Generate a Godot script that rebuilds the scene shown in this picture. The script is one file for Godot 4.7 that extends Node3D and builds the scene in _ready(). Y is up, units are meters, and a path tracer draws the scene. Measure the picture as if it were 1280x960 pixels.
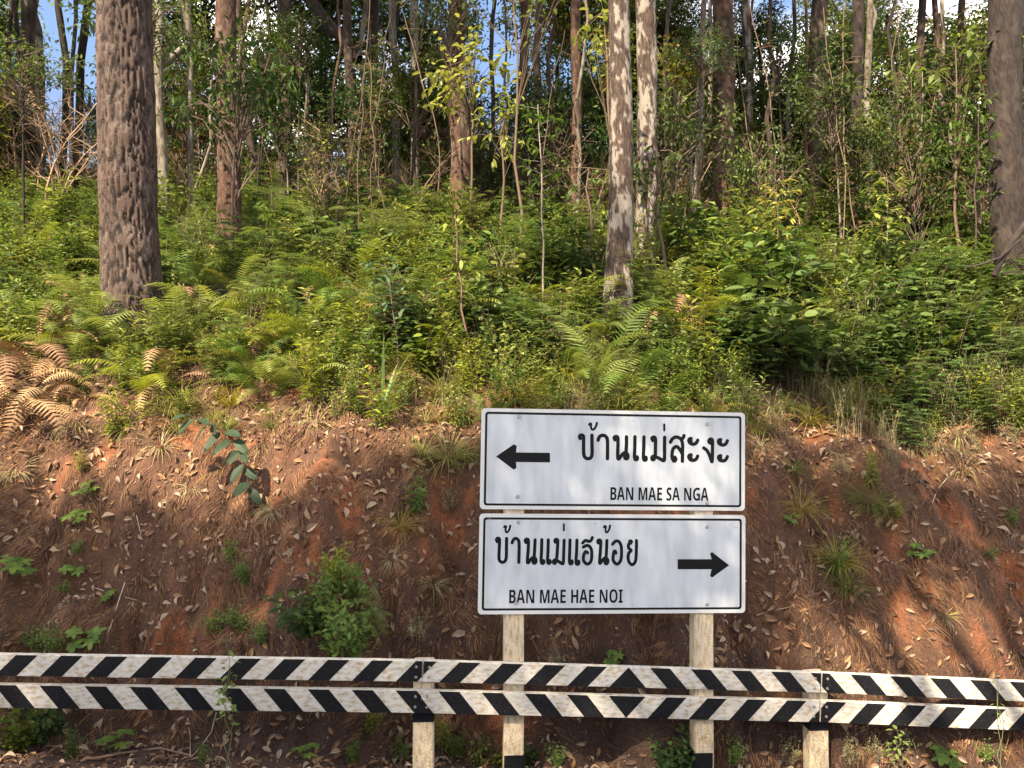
extends Node3D

# ---------------------------------------------------------------- camera numbers
const FOCAL := 940.0            # pixels of a 1280 x 960 frame
const PITCH := 0.0468
const EYE := Vector3(0, 2.6, 0)
const SUN_TO := Vector3(-0.40, 0.80, 0.62)   # direction towards the sun

var names := {}
var rng := RandomNumberGenerator.new()
var n_big := FastNoiseLite.new()
var n_mid := FastNoiseLite.new()
var n_fine := FastNoiseLite.new()
var n_col := FastNoiseLite.new()
var n_cell := FastNoiseLite.new()
var M := {}                     # materials
var leaf_mats: Array = []       # tinted leaf materials

# ---------------------------------------------------------------- mesh builder
class MB:
	var v := PackedVector3Array()
	var n := PackedVector3Array()
	var c := PackedColorArray()
	var i := PackedInt32Array()

	func vert(p: Vector3, nn: Vector3, col: Color) -> int:
		v.append(p); n.append(nn); c.append(col)
		return v.size() - 1

	func tri(a: Vector3, b: Vector3, d: Vector3, col: Color) -> void:
		var nn := (d - a).cross(b - a).normalized()
		var k := v.size()
		v.append(a); v.append(b); v.append(d)
		n.append(nn); n.append(nn); n.append(nn)
		c.append(col); c.append(col); c.append(col)
		i.append(k); i.append(k + 1); i.append(k + 2)

	func quad(a: Vector3, b: Vector3, d: Vector3, e: Vector3, col: Color) -> void:
		var nn := (d - a).cross(b - a).normalized()
		var k := v.size()
		for p in [a, b, d, e]:
			v.append(p); n.append(nn); c.append(col)
		i.append_array(PackedInt32Array([k, k + 1, k + 2, k, k + 2, k + 3]))

	# a leaf folded along its midrib: base, direction, width axis, blade normal
	func leaf(b: Vector3, d: Vector3, up: Vector3, l: float, w: float, fold: float, col: Color) -> void:
		var side := d.cross(up).normalized()
		var nn := side.cross(d).normalized()
		var t := b + d * l - nn * l * 0.12
		var m := b + d * l * 0.42
		var p1 := m + side * w * 0.5 + nn * w * fold
		var p2 := m - side * w * 0.5 + nn * w * fold
		var k := v.size()
		var n1 := (nn - side * fold * 1.6).normalized()
		var n2 := (nn + side * fold * 1.6).normalized()
		v.append(b); v.append(t); v.append(p1); v.append(b); v.append(p2); v.append(t)
		n.append(n1); n.append(n1); n.append(n1); n.append(n2); n.append(n2); n.append(n2)
		var c2 := Color(col.r * 0.93, col.g * 0.95, col.b * 0.95)
		c.append(col); c.append(col); c.append(col); c.append(c2); c.append(c2); c.append(c2)
		i.append_array(PackedInt32Array([k, k + 1, k + 2, k + 3, k + 4, k + 5]))

	# a rounder leaf with more points on its outline, for the ones seen large
	func big_leaf(b: Vector3, d: Vector3, up: Vector3, l: float, w: float, droop: float, fold: float, col: Color) -> void:
		var side := d.cross(up).normalized()
		var rows := 6
		var prev := []
		for r in rows + 1:
			var s := float(r) / rows
			var wid := w * 0.5 * pow(sin(PI * pow(s, 0.8)), 0.75) if r > 0 and r < rows else 0.0
			var ang := droop * s
			var dd := d.rotated(side, -ang)
			var nn := side.cross(dd).normalized()
			var m := b + d * l * s * (1.0 - 0.15 * droop * s) - Vector3.UP * droop * l * s * s * 0.45
			var row := [m + side * wid + nn * wid * fold, m, m - side * wid + nn * wid * fold]
			if r > 0:
				var cl := Color(col.r * 0.9, col.g * 0.93, col.b * 0.9)
				quad(prev[0], row[0], row[1], prev[1], col)
				quad(prev[1], row[1], row[2], prev[2], cl)
			prev = row

	# a grass blade that arches over
	func blade(b: Vector3, d: Vector3, l: float, w: float, arch: float, segs: int, col: Color, tip: Color) -> void:
		var dir := d.normalized()
		var flat := Vector3(dir.x, 0, dir.z)
		if flat.length() < 0.01:
			flat = Vector3(1, 0, 0)
		var axis := flat.normalized().cross(Vector3.UP).normalized()
		var side := axis
		var p := b
		var step := l / segs
		var last_l := p + side * w * 0.4
		var last_r := p - side * w * 0.4
		for s in segs:
			dir = dir.rotated(axis, -arch / segs)
			p += dir * step
			var f := float(s + 1) / segs
			var ww := w * 0.5 * (1.0 - pow(f, 2.2)) + 0.0002
			var cc := col.lerp(tip, f)
			var a := p + side * ww
			var e := p - side * ww
			if s == segs - 1:
				tri(last_l, p, last_r, cc)
			else:
				quad(last_l, a, e, last_r, cc)
			last_l = a
			last_r = e

	func tube(pts: Array, radii: Array, sides: int, col: Color) -> void:
		var first := v.size()
		var ref := Vector3(0.31, 0.05, 0.95).normalized()
		for k in pts.size():
			var a: Vector3 = pts[maxi(k - 1, 0)]
			var b: Vector3 = pts[mini(k + 1, pts.size() - 1)]
			var d := (b - a).normalized()
			if absf(d.dot(ref)) > 0.95:
				ref = Vector3(0.9, 0.1, 0.3).normalized()
			var x := d.cross(ref).normalized()
			var y := d.cross(x).normalized()
			for s in sides:
				var an := TAU * s / sides
				var nn := x * cos(an) + y * sin(an)
				v.append(pts[k] + nn * radii[k]); n.append(nn); c.append(col)
		for k in pts.size() - 1:
			for s in sides:
				var a := first + k * sides + s
				var b := first + k * sides + (s + 1) % sides
				i.append_array(PackedInt32Array([a, a + sides, b, b, a + sides, b + sides]))

	func box(o: Vector3, ax: Vector3, ay: Vector3, az: Vector3, col: Color, ch := 0.0) -> void:
		# o is the centre; ax ay az are half axes; ch a small chamfer (metres)
		var lx := ax.length(); var ly := ay.length(); var lz := az.length()
		var ux := ax / lx; var uy := ay / ly; var uz := az / lz
		var pl := []
		for s in [-1.0, 1.0]:
			quad_out(o + uz * lz * s, ux * (lx - ch), uy * (ly - ch), uz * s, col)
			quad_out(o + ux * lx * s, uy * (ly - ch), uz * (lz - ch), ux * s, col)
			quad_out(o + uy * ly * s, ux * (lx - ch), uz * (lz - ch), uy * s, col)
		if ch > 0.0:
			for s in [-1.0, 1.0]:
				for t in [-1.0, 1.0]:
					strip(o + ux * s * lx + uy * t * (ly - ch), o + ux * s * (lx - ch) + uy * t * ly, uz * (lz - ch), (ux * s + uy * t), col)
					strip(o + ux * s * lx + uz * t * (lz - ch), o + ux * s * (lx - ch) + uz * t * lz, uy * (ly - ch), (ux * s + uz * t), col)
					strip(o + uy * s * ly + uz * t * (lz - ch), o + uy * s * (ly - ch) + uz * t * lz, ux * (lx - ch), (uy * s + uz * t), col)

	func quad_out(m: Vector3, a: Vector3, b: Vector3, out: Vector3, col: Color) -> void:
		if a.cross(b).dot(out) > 0.0:
			quad(m - a - b, m - a + b, m + a + b, m + a - b, col)
		else:
			quad(m - a - b, m + a - b, m + a + b, m - a + b, col)

	func strip(p: Vector3, q: Vector3, e: Vector3, out: Vector3, col: Color) -> void:
		var nn := (q - p).cross(e)
		if nn.dot(out) > 0.0:
			quad(p - e, p + e, q + e, q - e, col)
		else:
			quad(p - e, q - e, q + e, p + e, col)

	func add(o: MB, t: Transform3D, tint := Color.WHITE) -> void:
		var k := v.size()
		v.append_array(t * o.v)
		var b := t.basis.orthonormalized()
		n.append_array(Transform3D(b, Vector3.ZERO) * o.n)
		if tint == Color.WHITE:
			c.append_array(o.c)
		else:
			for q in o.c:
				c.append(q * tint)
		for q in o.i:
			i.append(q + k)

	func mesh() -> ArrayMesh:
		var a := []
		a.resize(Mesh.ARRAY_MAX)
		a[Mesh.ARRAY_VERTEX] = v
		a[Mesh.ARRAY_NORMAL] = n
		a[Mesh.ARRAY_COLOR] = c
		a[Mesh.ARRAY_INDEX] = i
		var m := ArrayMesh.new()
		m.add_surface_from_arrays(Mesh.PRIMITIVE_TRIANGLES, a)
		return m

# ---------------------------------------------------------------- naming and tagging
func numbered(called: String, parent: Node) -> String:
	var key := "%d/%s" % [parent.get_instance_id(), called]
	var k: int = names.get(key, 0)
	names[key] = k + 1
	return called if k == 0 else "%s_%03d" % [called, k]

func tag(o: Node, label: String, category := "", group := "", kind := "") -> void:
	if label: o.set_meta("label", label)
	if category: o.set_meta("category", category)
	if group: o.set_meta("group", group)
	if kind: o.set_meta("kind", kind)

func thing(called: String, label: String, category: String, pos := Vector3.ZERO, turn := 0.0, group := "") -> Node3D:
	var o := Node3D.new()
	o.name = numbered(called, self)
	add_child(o, true)
	o.position = pos
	o.rotation.y = turn
	tag(o, label, category, group)
	return o

func part(called: String, m: Mesh, mat: Material, parent: Node, t := Transform3D.IDENTITY) -> MeshInstance3D:
	var o := MeshInstance3D.new()
	o.name = numbered(called, parent)
	o.mesh = m
	o.material_override = mat
	o.transform = t
	parent.add_child(o, true)
	return o

func mass(called: String, label: String) -> Node3D:
	var o := Node3D.new()
	o.name = numbered(called, self)
	add_child(o, true)
	tag(o, label, called.replace("_", " "), "", "stuff")
	return o

func stuff(called: String, parent: Node3D, m: Mesh, mat: Material, xs: Array, cols: Array) -> void:
	var mm := MultiMesh.new()
	mm.transform_format = MultiMesh.TRANSFORM_3D
	mm.use_colors = cols.size() > 0
	mm.mesh = m
	mm.instance_count = xs.size()
	for k in xs.size():
		mm.set_instance_transform(k, xs[k])
		if cols.size():
			mm.set_instance_color(k, cols[k])
	var o := MultiMeshInstance3D.new()
	o.name = numbered(called, parent)
	o.multimesh = mm
	o.material_override = mat
	parent.add_child(o, true)
	o.set_meta("kind", "stuff")

# ---------------------------------------------------------------- terrain
const PD := [-400.0, -60.0, -14.0, -5.6, -4.6, 3.2, 4.2, 5.2, 5.75, 6.12, 6.22, 6.42, 6.85, 7.35, 7.8, 8.05, 8.4, 9.5, 11.0, 14.0, 18.0, 22.0, 25.0, 32.0, 60.0, 160.0, 900.0]
const PH := [-30.0, -2.5, -0.4, 0.5, 0.70, 0.70, 0.40, 0.02, -0.13, -0.14, -0.03, 0.56, 1.30, 1.95, 2.40, 2.50, 2.66, 3.45, 4.45, 5.9, 7.05, 7.75, 7.5, 4.8, -3.0, -25.0, -60.0]

func profile(d: float) -> float:
	var k := PD.bsearch(d) - 1
	k = clampi(k, 0, PD.size() - 2)
	return lerpf(PH[k], PH[k + 1], clampf((d - PD[k]) / (PD[k + 1] - PD[k]), 0.0, 1.0))

func ground(x: float, d: float) -> float:
	var w := smoothstep(5.3, 6.4, d)
	var face := w * (1.0 - smoothstep(8.3, 9.5, d))
	var push := (n_big.get_noise_2d(x * 1.0, d * 0.6) * 0.42 + n_mid.get_noise_2d(x * 1.6, d) * 0.15) * face
	var h := profile(d + push)
	h -= 0.038 * clampf(x, -30.0, 30.0) * (1.0 if d > 0 else 1.0)
	h += w * (n_mid.get_noise_2d(x * 0.9 + 40.0, d * 0.9) * 0.09 + n_fine.get_noise_2d(x, d) * 0.042)
	h += smoothstep(9.0, 13.0, d) * n_big.get_noise_2d(x * 0.35 + 9.0, d * 0.35) * 0.5
	return h

func gpos(x: float, d: float, sink := 0.0) -> Vector3:
	return Vector3(x, ground(x, d) - sink, -d)

func ray(px: float, py: float) -> Vector3:
	var dir := Vector3((px - 640.0) / FOCAL, (480.0 - py) / FOCAL, -1.0).rotated(Vector3.RIGHT, PITCH)
	return dir / -dir.z

func at(px: float, py: float, d: float) -> Vector3:
	return EYE + ray(px, py) * d

func seen_at(p: Vector3) -> Vector2:
	var q := (p - EYE).rotated(Vector3.RIGHT, -PITCH)
	return Vector2(640.0 + q.x / -q.z * FOCAL, 480.0 - q.y / -q.z * FOCAL)

func hit(px: float, py: float) -> Vector3:
	var r := ray(px, py)
	var d := 5.2
	while d < 40.0:
		var p := EYE + r * d
		if p.y <= ground(p.x, d):
			return p
		d += 0.04
	return EYE + r * 24.0

func soil(x: float, d: float) -> Color:
	var a := n_col.get_noise_2d(x * 1.0, d * 1.7)
	var b := n_mid.get_noise_2d(x * 2.3 + 70.0, d * 2.3)
	var red := smoothstep(0.14, 0.62, a + b * 0.45 + smoothstep(3.2, 4.6, x) * 0.28 * smoothstep(7.6, 6.6, d))
	var c := Color(0.090, 0.043, 0.022).lerp(Color(0.235, 0.082, 0.030), red)
	var f := n_fine.get_noise_2d(x * 1.7, d * 1.7)
	c = c * (1.0 + f * 0.35)
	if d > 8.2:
		c = c.lerp(Color(0.055, 0.034, 0.021), smoothstep(8.4, 9.4, d))  # forest floor darkened: shade under the plants put into the soil colour
	c = c.lerp(Color(0.060, 0.033, 0.021), smoothstep(6.75, 6.25, d + a * 0.3))  # foot of the bank: shade below the rails painted into the soil
	c.a = 1.0
	return c

func grid(xs: Array, ds: Array) -> ArrayMesh:
	var b := MB.new()
	var w := xs.size()
	for d in ds:
		for x in xs:
			b.v.append(gpos(x, d))
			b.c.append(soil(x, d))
	b.n.resize(b.v.size())
	for r in ds.size():
		for k in w:
			var l := b.v[r * w + maxi(k - 1, 0)]
			var rr := b.v[r * w + mini(k + 1, w - 1)]
			var u := b.v[mini(r + 1, ds.size() - 1) * w + k]
			var dn := b.v[maxi(r - 1, 0) * w + k]
			b.n[r * w + k] = (rr - l).cross(u - dn).normalized()
			if r < ds.size() - 1 and k < w - 1:
				var a := r * w + k
				b.i.append_array(PackedInt32Array([a, a + w, a + 1, a + 1, a + w, a + w + 1]))
	return b.mesh()

func steps(a: float, b: float, s: float) -> Array:
	var out := []
	var n := int(round((b - a) / s))
	for k in n + 1:
		out.append(a + (b - a) * k / n)
	return out

# ---------------------------------------------------------------- materials
func noise_tex(freq: float, seed_: int, ramp: Array, fractal := 4, normal := false, kind := FastNoiseLite.TYPE_SIMPLEX_SMOOTH) -> NoiseTexture2D:
	var nz := FastNoiseLite.new()
	nz.noise_type = kind
	nz.seed = seed_
	nz.frequency = freq
	nz.fractal_octaves = fractal
	var t := NoiseTexture2D.new()
	t.width = 512
	t.height = 512
	t.seamless = true
	t.noise = nz
	if normal:
		t.as_normal_map = true
		t.bump_strength = 6.0
	elif ramp.size():
		var g := Gradient.new()
		g.offsets = PackedFloat32Array(ramp[0])
		g.colors = PackedColorArray(ramp[1])
		t.color_ramp = g
	return t

func std(rough: float, vc := true) -> StandardMaterial3D:
	var m := StandardMaterial3D.new()
	m.roughness = rough
	m.vertex_color_use_as_albedo = vc
	return m

func lin(r: float, g: float, b: float) -> Color:
	return Color(r, g, b).linear_to_srgb()

func make_materials() -> void:
	var soil_m := std(0.95)
	soil_m.albedo_texture = noise_tex(0.045, 5, [[0.0, 0.35, 0.6, 1.0], [Color(0.55, 0.52, 0.5), Color(0.8, 0.78, 0.76), Color(0.97, 0.95, 0.93), Color(1, 1, 1)]], 5)
	soil_m.normal_enabled = true
	soil_m.normal_texture = noise_tex(0.06, 6, [], 5, true)
	soil_m.normal_scale = 1.3
	soil_m.uv1_triplanar = true
	soil_m.uv1_world_triplanar = true
	soil_m.uv1_scale = Vector3(1.6, 1.1, 1.6)
	M.soil = soil_m
	for t in [Color(1, 1, 1), Color(0.78, 0.88, 0.78), Color(1.0, 0.98, 0.66), Color(0.66, 0.74, 0.60), Color(0.98, 0.90, 0.80)]:
		var m := std(0.55)
		m.albedo_color = t
		m.backlight_enabled = true
		m.backlight = Color(0.92, 0.92, 0.75)
		m.metallic_specular = 0.35
		leaf_mats.append(m)
	M.leaf = leaf_mats[0]
	var dry := std(0.9)
	dry.backlight_enabled = true
	dry.backlight = Color(0.35, 0.35, 0.35)
	M.dry = dry
	M.wood = std(0.9)
	var bark := std(0.92)
	bark.albedo_texture = noise_tex(0.08, 21, [[0.0, 0.4, 1.0], [Color(0.45, 0.43, 0.42), Color(0.82, 0.8, 0.79), Color(1, 1, 1)]], 5)
	bark.normal_enabled = true
	bark.normal_texture = noise_tex(0.09, 22, [], 4, true)
	bark.normal_scale = 0.9
	bark.uv1_triplanar = true
	bark.uv1_scale = Vector3(2.2, 1.0, 2.2)
	M.bark = bark
	var asphalt := std(0.9, false)
	asphalt.albedo_color = lin(0.05, 0.05, 0.052)
	M.asphalt = asphalt
	var wp := std(0.75, false)    # weathered white road paint: stains in streaks
	wp.albedo_texture = noise_tex(0.028, 31, [[0.0, 0.22, 0.42, 0.62, 1.0], [Color(0.56, 0.48, 0.37), Color(0.67, 0.61, 0.52), Color(0.74, 0.71, 0.65), Color(0.77, 0.75, 0.71), Color(0.80, 0.79, 0.76)]], 5)
	wp.uv1_triplanar = true
	wp.uv1_world_triplanar = true
	wp.uv1_scale = Vector3(0.9, 1.9, 0.9)
	wp.normal_enabled = true
	wp.normal_texture = noise_tex(0.12, 33, [], 4, true)
	wp.normal_scale = 0.4
	M.white_paint = wp
	var pp: StandardMaterial3D = wp.duplicate()
	pp.albedo_color = Color(1.0, 0.95, 0.86)
	pp.uv1_scale = Vector3(2.2, 0.6, 2.2)
	M.post_paint = pp
	var bp := std(0.55, false)
	bp.albedo_texture = noise_tex(0.05, 35, [[0.0, 0.5, 0.72, 1.0], [Color(0.07, 0.072, 0.082), Color(0.08, 0.084, 0.095), Color(0.11, 0.11, 0.12), Color(0.30, 0.29, 0.27)]], 5)
	bp.metallic_specular = 0.3
	bp.uv1_triplanar = true
	bp.uv1_world_triplanar = true
	bp.uv1_scale = Vector3(1.3, 2.0, 1.3)
	M.black_paint = bp
	var sh := std(0.42, false)   # pale retroreflective sheeting, a little dirty
	sh.albedo_texture = noise_tex(0.010, 41, [[0.0, 0.4, 0.65, 1.0], [Color(0.66, 0.685, 0.70), Color(0.715, 0.735, 0.75), Color(0.745, 0.765, 0.78), Color(0.775, 0.79, 0.80)]], 5)
	sh.uv1_triplanar = true
	sh.uv1_world_triplanar = true
	sh.uv1_scale = Vector3(1.3, 0.33, 1.3)
	M.sheeting = sh
	var ink := std(0.45, false)
	ink.albedo_color = lin(0.007, 0.007, 0.008)
	ink.metallic_specular = 0.25
	M.ink = ink
	var rim := std(0.5, false)
	rim.albedo_color = lin(0.58, 0.58, 0.56)
	M.rim = rim
	var steel := std(0.5, false)
	steel.albedo_color = lin(0.35, 0.34, 0.32)
	steel.metallic = 0.6
	M.steel = steel

# ---------------------------------------------------------------- trees
# the five barks: [plate colour, crack colour, patch colour, patch share, relief, crack frequency]
const BARK := {
	"pine": [Color(0.105, 0.068, 0.051), Color(0.022, 0.013, 0.010), Color(0.155, 0.118, 0.098), 0.26, 0.034, 0.9],
	"red": [Color(0.142, 0.074, 0.048), Color(0.050, 0.024, 0.014), Color(0.202, 0.154, 0.112), 0.22, 0.012, 1.3],
	"brown": [Color(0.080, 0.052, 0.035), Color(0.030, 0.018, 0.012), Color(0.130, 0.101, 0.073), 0.2, 0.010, 1.3],
	"dark": [Color(0.045, 0.030, 0.023), Color(0.018, 0.012, 0.009), Color(0.071, 0.054, 0.043), 0.2, 0.010, 1.3],
	"pale": [Color(0.213, 0.183, 0.135), Color(0.089, 0.065, 0.045), Color(0.308, 0.284, 0.230), 0.4, 0.004, 1.6],
	"mottled": [Color(0.101, 0.068, 0.048), Color(0.035, 0.022, 0.016), Color(0.36, 0.325, 0.275), 0.50, 0.010, 1.4],
}

func trunk_mesh(path: Array, r0: float, r1: float, sides: int, rows: int, bark: String, seed_: int, flare := 0.45) -> ArrayMesh:
	var spec: Array = BARK[bark]
	var b := MB.new()
	var curve := Curve3D.new()
	for p in path:
		curve.add_point(p)
	var total := curve.get_baked_length()
	var off := seed_ * 13.7
	var pts := []
	for r in rows + 1:
		pts.append(curve.sample_baked(total * r / rows, false))
	var f: float = spec[5]
	var plate: Color = spec[0]
	var crack: Color = spec[1]
	var patch: Color = spec[2]
	for r in rows + 1:
		var s := float(r) / rows
		var h := total * s
		var d: Vector3 = (pts[mini(r + 1, rows)] - pts[maxi(r - 1, 0)]).normalized()
		var x := d.cross(Vector3(0.05, 0.02, 1)).normalized()
		var y := d.cross(x).normalized()
		var rad := lerpf(r0, r1, s) * (1.0 + flare * exp(-h * 2.6))
		for q in sides:
			var an := TAU * q / sides
			var dir := x * cos(an) + y * sin(an)
			var np := Vector3(cos(an) * rad * 1.0 + off, h * 0.13, sin(an) * rad)
			var wp := n_mid.get_noise_3d(np.x * 5.0, h * 1.2, np.z * 5.0) * 0.030 + n_fine.get_noise_3d(np.x * 2.0, h * 1.2, np.z * 2.0) * 0.008
			np += Vector3(wp, wp * 0.5, -wp)
			var cell := clampf((n_cell.get_noise_3d(np.x * f, np.y * f, np.z * f) + 1.0) * 1.9, 0.0, 1.0)
			var lump := n_mid.get_noise_3d(np.x * 1.4, h * 0.5, np.z * 1.4)
			var pat := n_mid.get_noise_3d(np.x * 3.0 + 31.0, h * 0.8, np.z * 3.0) + n_fine.get_noise_3d(np.x * 1.5, h * 0.7, np.z * 1.5) * 0.8
			var col := crack.lerp(plate, smoothstep(0.05, 0.46, cell))
			col = col.lerp(patch, smoothstep(0.5 - spec[3], 0.62 - spec[3], pat) * 0.85)
			col = col * (1.0 + lump * 0.3)
			col.a = 1.0
			b.v.append(pts[r] + dir * (rad * (1.0 + lump * 0.07) + (smoothstep(0.0, 0.36, cell) - 0.7) * spec[4]))
			b.c.append(col)
	b.n.resize(b.v.size())
	for r in rows + 1:
		for q in sides:
			var l := b.v[r * sides + (q + sides - 1) % sides]
			var rr := b.v[r * sides + (q + 1) % sides]
			var u := b.v[mini(r + 1, rows) * sides + q]
			var dn := b.v[maxi(r - 1, 0) * sides + q]
			var nn := (u - dn).cross(rr - l).normalized()
			b.n[r * sides + q] = nn if nn.dot(b.v[r * sides + q] - pts[r]) > 0 else -nn
			if r < rows:
				var a := r * sides + q
				var a2 := r * sides + (q + 1) % sides
				b.i.append_array(PackedInt32Array([a, a + sides, a2, a2, a + sides, a2 + sides]))
	return b.mesh()

func rand_dir(r: RandomNumberGenerator, flat := 1.0) -> Vector3:
	var a := r.randf() * TAU
	var y := r.randf_range(-1, 1)
	var k := sqrt(1.0 - y * y)
	return Vector3(cos(a) * k, y * flat, sin(a) * k).normalized()

# a crown of about unit radius: limbs, and leaf clumps along twigs with gaps between them
func crown_builder(seed_: int, clumps: int, per: int, leaf_l: float, spread: float, greens: Array, limb_col: Color) -> Array:
	var r := RandomNumberGenerator.new()
	r.seed = seed_
	var b := MB.new()
	var w := MB.new()
	for k in clumps:
		var dir := rand_dir(r, 0.8)
		var c := dir * pow(r.randf(), 0.45) * 0.92
		c.y = c.y * 0.85
		var start := Vector3(0, -0.75 + r.randf() * 0.7, 0)
		var mid := start.lerp(c, 0.55) + Vector3(0, 0.08, 0)
		var thick := 1.0
		if clumps < 80:
			start = Vector3(0, clampf(c.y - r.randf_range(0.1, 0.7), -1.3, 0.5), 0)
			mid = start.lerp(c, 0.6) + Vector3(r.randf_range(-0.1, 0.1), r.randf_range(0.08, 0.22), r.randf_range(-0.1, 0.1))
			thick = 0.5
		if k % 3 == 0 or clumps < 80:
			w.tube([start, mid, c], [0.022 * thick, 0.013 * thick, 0.004 * thick], 5, limb_col)
		var g: Color = greens[r.randi() % greens.size()]
		var size := spread * r.randf_range(0.6, 1.35)
		for q in per:
			var o := rand_dir(r) * pow(r.randf(), 0.5) * size
			o.y *= 0.6
			var d := (o.normalized() + rand_dir(r) * 0.8 + Vector3(0, -0.35, 0)).normalized()
			var v := r.randf_range(0.7, 1.3)
			b.leaf(c + o, d, (Vector3.UP + rand_dir(r) * 0.7).normalized(), leaf_l * r.randf_range(0.7, 1.3), leaf_l * 0.42, 0.15, Color(g.r * v, g.g * v, g.b * v * r.randf_range(0.8, 1.1)))
	return [b, w]

# ---------------------------------------------------------------- plants
const G_DARK := Color(0.072, 0.102, 0.034)
const G_MID := Color(0.155, 0.200, 0.055)
const G_LIGHT := Color(0.30, 0.325, 0.080)
const G_YELLOW := Color(0.38, 0.34, 0.09)
const G_BLUE := Color(0.10, 0.16, 0.085)
const TAN := Color(0.37, 0.23, 0.105)
const BROWN := Color(0.20, 0.115, 0.062)
const STRAW := Color(0.40, 0.32, 0.17)

func frond_builder(seed_: int, l: float, wid: float, rise: float, arch: float, pairs: int, col: Color) -> MB:
	var r := RandomNumberGenerator.new()
	r.seed = seed_
	var b := MB.new()
	var p := Vector3.ZERO
	var ang := rise
	var pts := [p]
	var dirs := [Vector3(cos(ang), sin(ang), 0)]
	var nseg := pairs + 6
	for k in nseg:
		ang -= arch / nseg * (0.5 + float(k) / nseg)
		var d := Vector3(cos(ang), sin(ang), 0)
		p += d * l / nseg
		pts.append(p)
		dirs.append(d)
	var rad := []
	for k in pts.size():
		rad.append(0.0035 * (1.0 - 0.85 * float(k) / pts.size()))
	b.tube(pts, rad, 3, Color(col.r * 1.15 + 0.02, col.g * 0.85 + 0.01, col.b * 0.8))
	for k in range(5, nseg):
		var s := float(k - 5) / (nseg - 5)
		var d: Vector3 = dirs[k]
		var up := Vector3(0, 0, 1).cross(d).normalized()
		var len := wid * (pow(1.0 - s, 0.75) * (0.55 + 0.45 * smoothstep(0.0, 0.22, s))) * r.randf_range(0.88, 1.1) + 0.01
		for sd in [-1.0, 1.0]:
			var dir := (Vector3(0, 0, sd) + d * 0.42 + up * r.randf_range(-0.12, 0.10)).normalized()
			var v := r.randf_range(0.82, 1.2)
			var cc := Color(col.r * v, col.g * v, col.b * v)
			var o: Vector3 = pts[k]
			# a pinna: midrib line with short teeth along both sides
			var teeth := 4
			var w := l / nseg * 0.80
			var side := d
			var last_a := o + side * w * 0.45
			var last_b := o - side * w * 0.45
			for t in teeth:
				var f := float(t + 1) / teeth
				var m := o + dir * len * f - up * len * f * f * 0.22
				var ww := w * 0.5 * (1.0 - f * 0.95) * (0.75 if t % 2 == 0 else 1.0)
				var a := m + side * ww
				var e := m - side * ww
				if t == teeth - 1:
					b.tri(last_a, m, last_b, cc)
				else:
					b.quad(last_a, a, e, last_b, cc)
				last_a = a
				last_b = e
	return b

func stem_pts(r: RandomNumberGenerator, base: Vector3, h: float, lean: Vector3, n := 6) -> Array:
	var out := []
	for k in n + 1:
		var s := float(k) / n
		out.append(base + Vector3(0, h * s, 0) + lean * s * s + Vector3(r.randf_range(-1, 1), 0, r.randf_range(-1, 1)) * 0.012 * h * minf(s * 4.0, 1.0))
	return out

func taper(n: int, a: float, b: float) -> Array:
	var out := []
	for k in n:
		out.append(lerpf(a, b, float(k) / (n - 1)))
	return out

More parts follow.
